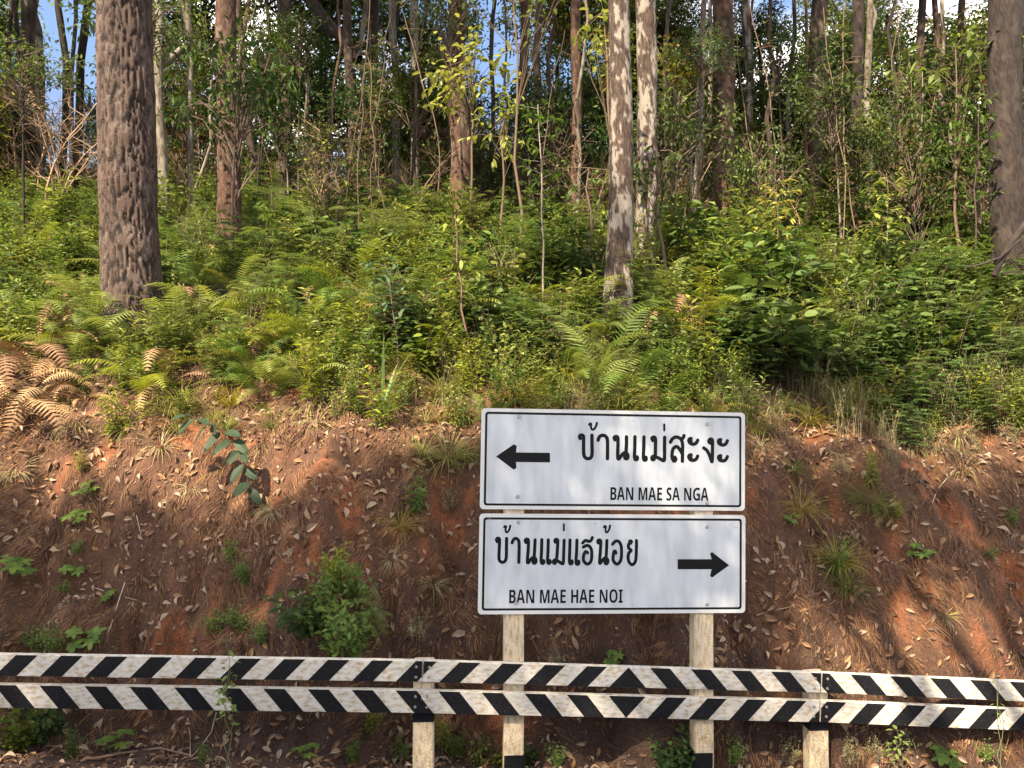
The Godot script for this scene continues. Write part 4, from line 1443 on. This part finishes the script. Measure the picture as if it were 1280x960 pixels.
func build_bank_plants() -> void:
	# seedlings and tussocks on the face, where the photograph has them: [pixel, kind, size]
	var list := [[100, 655, "seedling", 1.0], [98, 690, "small", 0.22], [112, 625, "seedling", 1.0], [105, 590, "lance", 0.25], [80, 740, "small", 0.2], [92, 722, "seedling", 0.9], [18, 722, "seedling", 1.3], [140, 750, "seedling", 0.7],
		[75, 812, "small", 0.42], [50, 815, "small", 0.35], [110, 810, "seedling", 1.2], [305, 722, "small", 0.25], [300, 790, "small", 0.40], [330, 800, "small", 0.30], [425, 815, "small", 0.95], [385, 790, "broad", 0.5], [462, 795, "feather", 0.5], [445, 755, "lance", 0.5], [400, 760, "small", 0.6], [420, 735, "lance", 0.45], [440, 825, "small", 0.5],
		[510, 640, "tussock", 0.35], [560, 575, "tussock", 0.8], [525, 570, "tussock", 0.7], [585, 575, "tussock", 0.6], [540, 730, "dry_tussock", 0.5], [560, 640, "wispy", 0.4],
		[1000, 640, "tussock", 0.65], [1040, 715, "lance", 0.4], [1055, 735, "tussock", 0.6], [1045, 705, "tussock", 0.6], [1085, 630, "tussock", 0.65], [1090, 610, "lance", 0.4], [1110, 640, "tussock", 0.5], [520, 640, "lance", 0.45], [500, 660, "tussock", 0.5], [290, 700, "small", 0.3], [310, 730, "lance", 0.3], [270, 790, "small", 0.35], [1120, 650, "lance", 0.25], [1150, 700, "seedling", 0.9], [1235, 700, "small", 0.25], [1265, 655, "small", 0.28], [985, 655, "seedling", 0.8], [1180, 770, "dry_tussock", 0.4], [950, 560, "dry_tussock", 0.6],
		[990, 590, "tussock", 0.5], [1050, 600, "wispy", 0.5], [1110, 585, "wispy", 0.5], [200, 560, "dry_tussock", 0.8], [160, 540, "tussock", 0.6], [240, 610, "dry_tussock", 0.5], [20, 590, "dry_tussock", 0.6], [340, 640, "dry_tussock", 0.5], [520, 800, "wispy", 0.4], [490, 700, "dry_tussock", 0.5],
		[770, 830, "seedling", 0.8], [700, 835, "wispy", 0.3], [330, 560, "dry_tussock", 0.6], [395, 530, "dry_tussock", 0.7], [1200, 560, "wispy", 0.55], [1260, 560, "wispy", 0.5], [1160, 570, "wispy", 0.5], [640, 500, "tussock", 0.8], [775, 505, "tussock", 0.9], [700, 500, "tussock", 0.8], [1010, 530, "tussock", 0.9], [930, 530, "wispy", 0.6],
		# at the foot of the bank, behind and below the rails
		[60, 925, "broad", 0.45], [20, 940, "broad", 0.40], [90, 950, "lance", 0.30], [255, 958, "lance", 0.22], [140, 948, "seedling", 1.2], [440, 955, "lance", 0.25], [500, 950, "small", 0.3], [560, 935, "lance", 0.40], [575, 952, "lance", 0.32], [598, 956, "broad", 0.26], [620, 958, "broad", 0.22], [660, 958, "broad", 0.24], [695, 958, "small", 0.3], [845, 955, "broad", 0.34], [825, 958, "broad", 0.26], [915, 950, "small", 0.34], [1090, 950, "wispy", 0.35], [1060, 955, "wispy", 0.35], [1130, 940, "wispy", 0.35], [1225, 950, "small", 0.28], [1180, 955, "seedling", 1.0], [985, 955, "wispy", 0.35], [460, 915, "lance", 0.3], [380, 955, "seedling", 0.9], [30, 900, "small", 0.5]]
	for q in list:
		var p := hit(q[0], q[1])
		var sb := slope_basis(p.x, -p.z)
		plant(q[2], p - Vector3(0, 0.01, 0), q[3], rng.randf() * TAU, sb.y.lerp(Vector3.UP, 0.55).normalized(), 1 if q[2] == "small" or q[2] == "seedling" else -1)

func build_singles() -> void:
	# the dark sapling with large leathery leaves at the bank's lip
	var r := RandomNumberGenerator.new()
	r.seed = 41
	var base := hit(313, 628)
	var t := thing("leathery_sapling", "dark leaning sapling with large leathery leaves on the sunlit bank", "sapling", base)
	var d := -base.z - 0.12
	var pts := []
	for q in [[313, 630], [310, 600], [303, 572], [292, 550], [276, 538], [255, 527], [232, 517]]:
		pts.append(at(q[0], q[1], d) - base)
	var w := MB.new()
	w.tube(pts, taper(7, 0.011, 0.004), 6, Color(0.05, 0.028, 0.022))
	part("stem", w.mesh(), M.wood, t)
	for q in [[311, 612, 1, -0.4], [313, 604, -1, -0.3], [306, 588, 1, 0.3], [305, 580, -1, -0.6], [300, 566, 1, 0.5], [299, 564, -1, -0.9], [292, 551, 1, 0.7], [290, 550, -1, -0.6], [280, 541, 1, 1.0], [276, 540, -1, -0.5], [264, 532, 1, 1.1], [260, 531, -1, -0.4], [246, 524, 1, 1.2], [243, 523, -1, 0.3], [234, 519, -1, 0.5]]:
		var o := at(q[0], q[1], d) - base
		var dir := Vector3(q[2] * r.randf_range(0.5, 1.0), q[3] * 0.4 - r.randf_range(0.1, 0.8), r.randf_range(0.2, 0.8)).normalized()
		var m := MB.new()
		m.big_leaf(o, dir, (Vector3(0, 0.7, 0.7) + rand_dir(r) * 0.6).normalized(), r.randf_range(0.15, 0.25), r.randf_range(0.075, 0.11), 0.7, 0.14, Color(0.042, 0.068, 0.034) * r.randf_range(0.85, 1.3))
		part("leaf", m.mesh(), leaf_mats[0], t)
	# tall reed with broad blades
	base = hit(478, 520)
	t = thing("reed", "tall pale green reed with broad pointed blades above the bank's lip", "reed", base)
	for q in [[0.02, 1.0, 0.05, 0.95], [0.3, 1.0, 0.1, 0.85], [-0.25, 1.0, 0.15, 0.8], [0.55, 0.8, 0.2, 0.75], [-0.6, 0.7, 0.2, 0.7], [0.9, 0.55, 0.1, 0.6], [-1.0, 0.5, -0.1, 0.6], [0.15, 1.0, -0.2, 0.7], [-0.8, 0.8, 0.4, 0.55]]:
		var m := MB.new()
		m.blade(Vector3(q[0] * 0.05, 0, 0), Vector3(q[0] * 0.5, q[1], q[2]), q[3], 0.045, 0.35 + absf(q[0]), 8, Color(0.10, 0.17, 0.055), Color(0.20, 0.28, 0.10))
		part("blade", m.mesh(), M.leaf, t)
	# slender saplings with a bare stem and a tuft of leaves
	for q in [[588, 478, 566, 268, "slender brown sapling with yellowing leaves above the bank", 9.0, 0.016, G_YELLOW, Color(0.15, 0.09, 0.06)], [679, 345, 672, 130, "thin pale forked sapling left of the white-patched trunk", 10.8, 0.016, G_MID, Color(0.24, 0.20, 0.165)], [500, 470, 482, 330, "young tree with drooping bluish palmate leaves", 9.0, 0.012, G_BLUE, Color(0.10, 0.08, 0.06)], [1148, 250, 1152, 90, "thin pale sapling stem in the thicket", 13.0, 0.018, G_MID, Color(0.22, 0.18, 0.14)], [1105, 330, 1110, 215, "young upright sapling with lit yellow-green leaves", 11.0, 0.012, G_LIGHT, Color(0.12, 0.10, 0.05)], [975, 330, 968, 232, "sunlit sapling with a bright leafy top among the shrubs", 11.5, 0.012, G_YELLOW, Color(0.12, 0.10, 0.05)], [1215, 290, 1222, 120, "thin dark sapling with a few leaves beside the dark thick trunk", 11.0, 0.014, G_MID, Color(0.06, 0.04, 0.035)]]:
		var dd: float = q[5]
		var foot := gpos(at(q[0], q[1], dd).x, dd)
		t = thing("sapling", q[4], "sapling", foot)
		var top := at(q[2], q[3], dd) - foot
		var ps := []
		for k in 8:
			ps.append(top * (k / 7.0) + Vector3(r.randf_range(-1, 1), 0, r.randf_range(-1, 1)) * 0.03 * minf(k, 1))
		w = MB.new()
		var rad: float = q[6]
		w.tube(ps, taper(8, rad, rad * 0.4), 7, q[8])
		var f := MB.new()
		for k in 26:
			var s := 0.45 + 0.55 * k / 26.0
			var o: Vector3 = ps[int(s * 6.99)].lerp(ps[int(s * 6.99) + 1], fmod(s * 6.99, 1.0))
			var a := k * 2.4
			var dir := Vector3(cos(a), 0.3, sin(a)).normalized()
			var reach := r.randf_range(0.12, 0.34)
			w.tube([o, o + dir * reach], [0.004, 0.002], 3, q[8])
			var col: Color = q[7]
			for e in 5:
				var ld := (dir + rand_dir(r, 0.6) * 0.9 + Vector3(0, -0.2, 0)).normalized()
				f.big_leaf(o + dir * reach * (0.6 + 0.1 * e), ld, Vector3.UP, r.randf_range(0.10, 0.17), 0.045, 0.7, 0.15, col * r.randf_range(0.8, 1.3))
		part("stem", w.mesh(), M.wood, t)
		part("foliage", f.mesh(), leaf_mats[r.randi() % 2], t)
	# leafy boughs in the sun, on trees of their own
	for q in [[590, 240, 590, 92, 13.6, 150, 150, "leafy young tree whose bright yellow-green boughs hang before the brown trunk", 0.19, G_LIGHT.lerp(G_YELLOW, 0.3), 230], [625, 250, 628, 165, 13.2, 110, 130, "leafy shoot under the bright boughs", 0.15, G_LIGHT, 110], [770, 260, 752, 38, 11.0, 90, 100, "leafy branch top hanging beside the white-patched trunk", 0.17, G_LIGHT, 70], [1195, 270, 1190, 82, 12.0, 190, 90, "spreading sapling with long drooping leaf sprays in the thicket", 0.20, G_MID, 110], [1130, 260, 1128, 110, 14.0, 150, 130, "dull green leafy young tree between the pale trunk pair and the thicket", 0.13, G_MID, 240], [420, 245, 424, 195, 13.5, 120, 90, "sunlit shrub of dry twigs and green leaves below the brown slim trunk", 0.12, G_LIGHT, 100], [650, 40, 640, -40, 12.5, 260, 110, "leafy young tree reaching down from above the bright boughs", 0.15, G_MID, 150], [830, 300, 820, 215, 11.2, 120, 120, "dark leafy young tree beside the grey mottled trunk", 0.14, G_DARK, 140], [740, 290, 735, 235, 11.0, 120, 100, "young tree with hanging dark leaves left of the white-patched trunk", 0.15, G_DARK.lerp(G_MID, 0.5), 110]]:
		var dd: float = q[4]
		var foot := gpos(at(q[0], q[1], dd).x, dd)
		t = thing("young_tree", q[7], "young tree", foot)
		var c := at(q[2], q[3], dd) - foot
		w = MB.new()
		var f := MB.new()
		var ps := []
		for k in 7:
			ps.append((c + Vector3(0, 0.3, 0)) * (k / 6.0) + Vector3(r.randf_range(-1, 1), 0, r.randf_range(-1, 1)) * 0.06 * minf(k, 1))
		w.tube(ps, taper(7, 0.03, 0.010), 7, Color(0.11, 0.075, 0.05))
		var sw: float = q[5] / FOCAL * dd / 2.0
		var sh: float = q[6] / FOCAL * dd / 2.0
		for k in int(q[10] / 5):
			var o := rand_dir(r) * pow(r.randf(), 0.4)
			o = c + Vector3(o.x * sw, o.y * sh, o.z * sw * 0.8)
			var from: Vector3 = ps[3 + r.randi() % 4]
			var mid := from.lerp(o, 0.55) + Vector3(0, 0.06, 0)
			w.tube([from, mid, o], [0.008, 0.005, 0.002], 3, Color(0.12, 0.085, 0.05))
			for e in 5:
				var bl: Vector3 = mid.lerp(o, 0.3 + e * 0.18)
				var ld := (rand_dir(r, 0.5) + Vector3(0, -0.45, 0) + (o - from).normalized() * 0.6).normalized()
				f.big_leaf(bl, ld, (Vector3.UP + rand_dir(r) * 0.5).normalized(), q[8] * r.randf_range(0.7, 1.2), q[8] * 0.40, 0.6, 0.14, q[9] * r.randf_range(0.75, 1.3))
		part("stem", w.mesh(), M.wood, t)
		part("foliage", f.mesh(), leaf_mats[0], t)
	# the dark bough that comes in at the right edge
	base = gpos(at(1245, 400, 9.6).x, 9.6)
	t = thing("leaning_bough", "dark bare bough leaning out at the right edge of the slope", "branch", base)
	w = MB.new()
	pts = []
	for q in [[1243, 345], [1255, 318], [1270, 296], [1290, 270], [1330, 225]]: pts.append(at(q[0], q[1], 9.5) - base)
	w.tube(pts, taper(5, 0.035, 0.05), 8, Color(0.04, 0.028, 0.022))
	pts = []
	for q in [[1205, 335], [1228, 330], [1250, 322], [1275, 300]]: pts.append(at(q[0], q[1], 9.45) - base)
	w.tube(pts, taper(4, 0.008, 0.02), 6, Color(0.05, 0.035, 0.028))
	part("limb", w.mesh(), M.wood, t)
	# white wild flowers at the left edge
	base = hit(14, 400)
	t = thing("wild_flower", "wild plant with small white blossoms at the left edge of the slope", "flower", base)
	w = MB.new()
	for q in [[14, 362], [22, 358], [6, 365], [40, 368], [52, 372]]:
		var tip := at(q[0], q[1], -base.z - 0.1) - base
		w.tube([Vector3.ZERO, tip * 0.5 + Vector3(0.02, 0, 0.02), tip], [0.004, 0.003, 0.002], 4, Color(0.10, 0.14, 0.05))
		var fm := MB.new()
		for k in 6:
			var a := TAU * k / 6.0
			fm.leaf(tip, Vector3(cos(a), sin(a) * 0.6, 0.5).normalized(), Vector3(0, 0.3, 1), 0.038, 0.022, 0.1, Color(0.75, 0.75, 0.72))
		part("blossom", fm.mesh(), M.leaf, t)
	part("stem", w.mesh(), M.wood, t)
	# weeds that grow up in front of the rails
	for q in [[288, 1010, 286, 800, 5.36, "green climbing weed with pale blossoms growing up in front of the rails", 46], [1250, 1000, 1243, 800, 6.05, "thin wiry weed standing in front of the rails near their right end", 16], [1120, 1000, 1118, 905, 6.0, "low seedy weed below the rails beside the right post", 24]]:
		var dd: float = q[4]
		var foot := gpos(at(q[0], 900, dd).x, dd)
		t = thing("climbing_weed", q[5], "weed", foot)
		var top := at(q[2], q[3], dd) - foot
		w = MB.new()
		var f := MB.new()
		for s in 2:
			var ps := []
			for k in 8:
				ps.append(top * (k / 7.0) * (1.0 - 0.2 * s) + Vector3(r.randf_range(-1, 1), 0, r.randf_range(-0.3, 1)) * 0.035 * minf(k, 1))
			w.tube(ps, taper(8, 0.004, 0.0015), 4, Color(0.13, 0.14, 0.06))
			for k in int(q[6] / 2):
				var u: float = 0.45 + 0.55 * k / (q[6] / 2.0)
				var o: Vector3 = ps[int(u * 6.99)].lerp(ps[int(u * 6.99) + 1], fmod(u * 6.99, 1.0))
				var ld := (rand_dir(r, 0.4) + Vector3(0, 0.1, 0.2)).normalized()
				f.big_leaf(o + ld * 0.03, ld, Vector3.UP, r.randf_range(0.04, 0.08), r.randf_range(0.02, 0.035) if q[6] > 20 else 0.008, 0.5, 0.15, G_MID * r.randf_range(0.8, 1.4))
		part("stem", w.mesh(), M.wood, t)
		part("foliage", f.mesh(), M.leaf, t)
	# long dry stalks and a dead branch lying on the bank
	for q in [[[160, 722], [152, 745], [138, 780], [125, 818], "pale dry stalk slanting down the bank to the rail", 0.005], [[172, 645], [180, 680], [187, 722], [190, 735], "pale upright dry stalk stuck in the bank", 0.004], [[118, 735], [140, 742], [160, 748], [178, 752], "thin dry stalk lying across the slanting pale one", 0.004], [[237, 895], [240, 920], [238, 945], [236, 960], "thin pale root hanging below the rails", 0.005], [[272, 890], [266, 915], [252, 935], [238, 950], "curved pale root hanging below the rails", 0.005], [[100, 955], [150, 945], [200, 938], [250, 948], "dead branch lying among dry leaves at the bank's foot", 0.012], [[945, 770], [960, 765], [985, 760], [1000, 752], "short brown stick lying on the bank right of the sign", 0.008], [[1190, 590], [1170, 615], [1160, 640], [1150, 655], "pale stick lying on the bank right of the grass tufts", 0.006]]:
		base = hit(q[1][0], q[1][1])
		t = thing("dry_stalk", q[4], "dry stalk", base)
		pts = []
		for k in 4:
			var h := hit(q[k][0], q[k][1])
			pts.append(h + slope_basis(h.x, -h.z).y * 0.02 - base)
		w = MB.new()
		w.tube(pts, taper(4, q[5], q[5] * 0.6), 6, Color(0.42, 0.34, 0.25) if q[5] < 0.008 else Color(0.22, 0.14, 0.09))
		part("stem", w.mesh(), M.wood, t)

# trees on the far side of the road, whose crowns shade the bank
func build_roadside_trees() -> void:
	# foot, then the crowns that each carries: x, z, height, spread
	var list := [[[-9.0, 8.4], [-9.4, 2.3, 12.4, 1.7], [-8.4, 4.0, 12.0, 1.5]], [[-6.4, 8.0], [-6.2, 2.0, 12.6, 1.6], [-7.4, 3.3, 12.2, 1.3]], [[-4.2, 9.0], [-4.6, 2.6, 12.3, 1.6], [-4.9, 1.0, 13.0, 1.4]], [[-1.4, 8.2], [-2.4, 0.9, 12.5, 1.45], [-3.2, 2.0, 13.2, 0.9]], [[0.8, 8.6], [-0.6, 1.5, 12.6, 1.5], [-0.4, 3.2, 12.0, 1.3]], [[-7.8, 9.6], [-7.7, 2.0, 12.7, 0.95], [-9.0, 2.1, 12.6, 0.9]], [[-5.6, 10.4], [-4.2, 4.6, 11.5, 1.5], [-6.0, 4.4, 11.8, 1.4]], [[2.8, 8.4], [1.8, 1.6, 12.4, 1.6], [2.6, -1.6, 13.5, 1.5]], [[-10.6, 9.0], [-10.5, 1.9, 12.6, 1.0], [-6.1, 1.3, 12.9, 0.85]], [[-0.4, 10.2], [-1.8, -0.2, 13.8, 1.0], [-3.6, -3.4, 14.4, 0.9]]]
	var look := ["first", "second", "third", "fourth", "fifth", "sixth", "seventh", "eighth", "ninth", "tenth"]
	for k in list.size():
		var q: Array = list[k]
		var foot := Vector3(q[0][0], 0, q[0][1])
		foot.y = ground(foot.x, -foot.z) - 0.1
		var t := thing("roadside_tree", "%s leafy tree across the road whose crown leans over it" % look[k], "tree", foot)
		var first := Vector3(q[1][0], q[1][2], q[1][1]) - foot
		part("trunk", trunk_mesh([Vector3.ZERO, Vector3(0, first.y * 0.5, first.z * 0.12), Vector3(first.x * 0.5, first.y * 0.78, first.z * 0.5), first], 0.2, 0.07, 12, 40, "brown", 60 + k), M.bark, t)
		for e in 2:
			var g: Array = q[e + 1]
			var c := Vector3(g[0], g[2], g[1]) - foot
			if e == 1:
				var from := Vector3(first.x * 0.5, first.y * 0.78, first.z * 0.5)
				part("bough", trunk_mesh([from, from.lerp(c, 0.5) + Vector3(0, 0.2, 0), c], 0.09, 0.04, 10, 20, "brown", 80 + k, 0.0), M.bark, t)
			var cr: Array = crowns[(k + e) % 4]
			var o := part("crown", cr[0], leaf_mats[k % 5], t, Transform3D(Basis(Vector3.UP, k * 1.3 + e).scaled(Vector3(g[3], g[3] * 0.6, g[3])), c))
			part("limb", cr[1], M.wood, o)

func write_labels() -> void:
	var land := [["the thick pine", 166, 330], ["the reddish sunlit pine", 286, 240], ["the white-patched trunk", 773, 330], ["the slender brown sapling", 588, 400], ["the tall reed", 478, 460], ["the upper sign panel", 765, 530], ["the lower sign panel", 765, 700], ["the dark thick trunk", 1262, 250], ["the leathery sapling", 290, 570], ["the dark red trunk", 1020, 180], ["the pale forked sapling", 679, 250], ["the pale paired trunk", 1086, 190], ["the leafy bright boughs", 590, 130], ["the climbing weed", 288, 850], ["the right rail post", 1027, 930], ["the left rail post", 527, 930], ["the left sign post", 643, 920], ["the right sign post", 881, 920], ["the leaning bough", 1245, 340], ["the white wild flowers", 20, 370], ["the slanting pale stalk", 145, 770], ["the reddish brown trunk", 905, 190], ["the dark brown trunk", 357, 190], ["the thin brown trunk", 672, 200], ["the yellow-lit sapling", 968, 280], ["the tan trunks", 1185, 160]]
	var groups := {}
	for e in reg:
		var p := seen_at(e[2])
		var best := -1
		var bd := 1e9
		for k in land.size():
			var dd := Vector2(land[k][1], land[k][2]).distance_to(p)
			if dd < bd:
				bd = dd
				best = k
		var dx: float = p.x - land[best][1]
		var dy: float = p.y - land[best][2]
		var side: String = ("left of" if dx < 0 else "right of") if absf(dx) > absf(dy) else ("above" if dy < 0 else "below")
		var key := "%s, %s %s" % [e[1], side, land[best][0]]
		if not groups.has(key): groups[key] = []
		groups[key].append([bd, e[0]])
	var ords := ["", "second", "third", "fourth", "fifth", "sixth", "seventh", "eighth", "ninth", "tenth", "eleventh", "twelfth", "thirteenth", "fourteenth", "fifteenth", "sixteenth", "seventeenth", "eighteenth", "nineteenth", "twentieth"]
	for key in groups:
		var l: Array = groups[key]
		l.sort_custom(func(a, b): return a[0] < b[0])
		for k in l.size():
			var w: String = "" if l.size() == 1 else (", nearest of them" if k == 0 else ", %s from it" % ords[mini(k, 19)])
			l[k][1].set_meta("label", key + w)

# broken high cloud all round the sky
func cloud_cover() -> ImageTexture:
	var nz := FastNoiseLite.new()
	nz.noise_type = FastNoiseLite.TYPE_SIMPLEX_SMOOTH
	nz.frequency = 1.25
	nz.fractal_octaves = 5
	nz.seed = 12
	var w := 512
	var im := Image.create(w, w / 2, false, Image.FORMAT_RGBA8)
	for y in w / 2:
		var el := PI * (0.5 - (y + 0.5) / (w / 2))
		for x in w:
			var az := TAU * (x + 0.5) / w
			var d := Vector3(cos(az) * cos(el), sin(el) * 1.4, sin(az) * cos(el))
			var v := smoothstep(-0.12, 0.40, nz.get_noise_3d(d.x * 1.3, d.y * 1.6, d.z * 1.3) + 0.05)
			im.set_pixel(x, y, Color(0.82, 0.82, 0.82, v * 0.7))
	return ImageTexture.create_from_image(im)

# ---------------------------------------------------------------- the scene
func _ready() -> void:
	var cam := Camera3D.new()
	cam.name = "camera"
	cam.position = EYE
	cam.rotation = Vector3(PITCH, 0, 0)
	cam.fov = rad_to_deg(2.0 * atan(480.0 / FOCAL))
	cam.near = 0.1
	cam.far = 3000.0
	add_child(cam, true)
	var env := Environment.new()
	env.background_mode = Environment.BG_SKY
	var sky := ProceduralSkyMaterial.new()
	sky.sky_top_color = Color(0.50, 0.65, 0.89)
	sky.sky_horizon_color = Color(0.72, 0.83, 0.96)
	sky.sky_curve = 0.25
	sky.sky_energy_multiplier = 0.53
	sky.sky_cover = cloud_cover()
	sky.sky_cover_modulate = Color(1.84, 1.74, 1.62)
	sky.ground_bottom_color = Color(0.30, 0.28, 0.23)
	sky.ground_horizon_color = Color(0.50, 0.50, 0.46)
	env.sky = Sky.new()
	env.sky.sky_material = sky
	env.tonemap_mode = Environment.TONE_MAPPER_LINEAR
	env.tonemap_exposure = 5.2
	env.sdfgi_enabled = true
	env.ssao_enabled = true
	env.ssil_enabled = true
	var we := WorldEnvironment.new()
	we.name = "environment"
	we.environment = env
	add_child(we, true)
	var sun := DirectionalLight3D.new()
	sun.name = "sun"
	sun.light_color = Color(1.0, 0.93, 0.82)
	sun.light_energy = 1.05
	sun.light_angular_distance = 0.5
	sun.shadow_enabled = true
	add_child(sun, true)
	sun.look_at_from_position(SUN_TO * 50.0, Vector3.ZERO)

	rng.seed = 2024
	for q in [[n_big, 0.55, 1], [n_mid, 1.7, 2], [n_fine, 6.0, 3], [n_col, 0.8, 4]]:
		q[0].noise_type = FastNoiseLite.TYPE_SIMPLEX_SMOOTH
		q[0].frequency = q[1]
		q[0].seed = q[2]
		q[0].fractal_octaves = 3
	n_cell.noise_type = FastNoiseLite.TYPE_CELLULAR
	n_cell.cellular_return_type = FastNoiseLite.RETURN_DISTANCE2_SUB
	n_cell.frequency = 21.0
	n_cell.fractal_type = FastNoiseLite.FRACTAL_NONE
	n_cell.seed = 8
	make_materials()

	# the setting
	var bank_x := steps(-60, -8, 1.5) + steps(-7.96, 7.96, 0.04) + steps(8, 60, 1.5)
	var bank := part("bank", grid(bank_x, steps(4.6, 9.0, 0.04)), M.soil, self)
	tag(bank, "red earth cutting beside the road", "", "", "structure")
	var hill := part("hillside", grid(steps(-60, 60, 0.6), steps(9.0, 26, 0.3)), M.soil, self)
	tag(hill, "forest floor rising above the bank", "", "", "structure")
	var land := part("terrain", grid([-900.0, -400.0, -150.0] + steps(-60, 60, 6.0) + [150.0, 400.0, 900.0], [26.0, 29.0, 34.0, 45.0, 60.0, 90.0, 160.0, 400.0, 900.0]), M.soil, self)
	tag(land, "land falling away behind the ridge", "", "", "structure")
	var verge := part("ground", grid([-900.0, -400.0, -150.0] + steps(-60, 60, 3.0) + [150.0, 400.0, 900.0], [-400.0, -200.0, -100.0, -60.0, -30.0, -14.0, -9.0, -5.6, -4.6, 0.0, 3.7, 4.1, 4.6]), M.soil, self)
	tag(verge, "earth verge under and beyond the road", "", "", "structure")
	var rb := MB.new()
	for k in 40:
		var x0 := -60.0 + k * 3.0
		var h0 := 0.712 - 0.038 * clampf(x0, -30, 30)
		var h1 := 0.712 - 0.038 * clampf(x0 + 3.0, -30, 30)
		rb.quad(Vector3(x0, h0, 4.4), Vector3(x0, h0, -3.1), Vector3(x0 + 3, h1, -3.1), Vector3(x0 + 3, h1, 4.4), Color.WHITE)
	tag(part("road", rb.mesh(), M.asphalt, self), "asphalt road beside the bank", "", "", "structure")

	build_rail()
	build_sign()
	build_trees()
	make_plants()
	build_undergrowth()
	build_vines()
	build_bank_plants()
	build_singles()
	build_litter(bank)
	build_roadside_trees()
	write_labels()
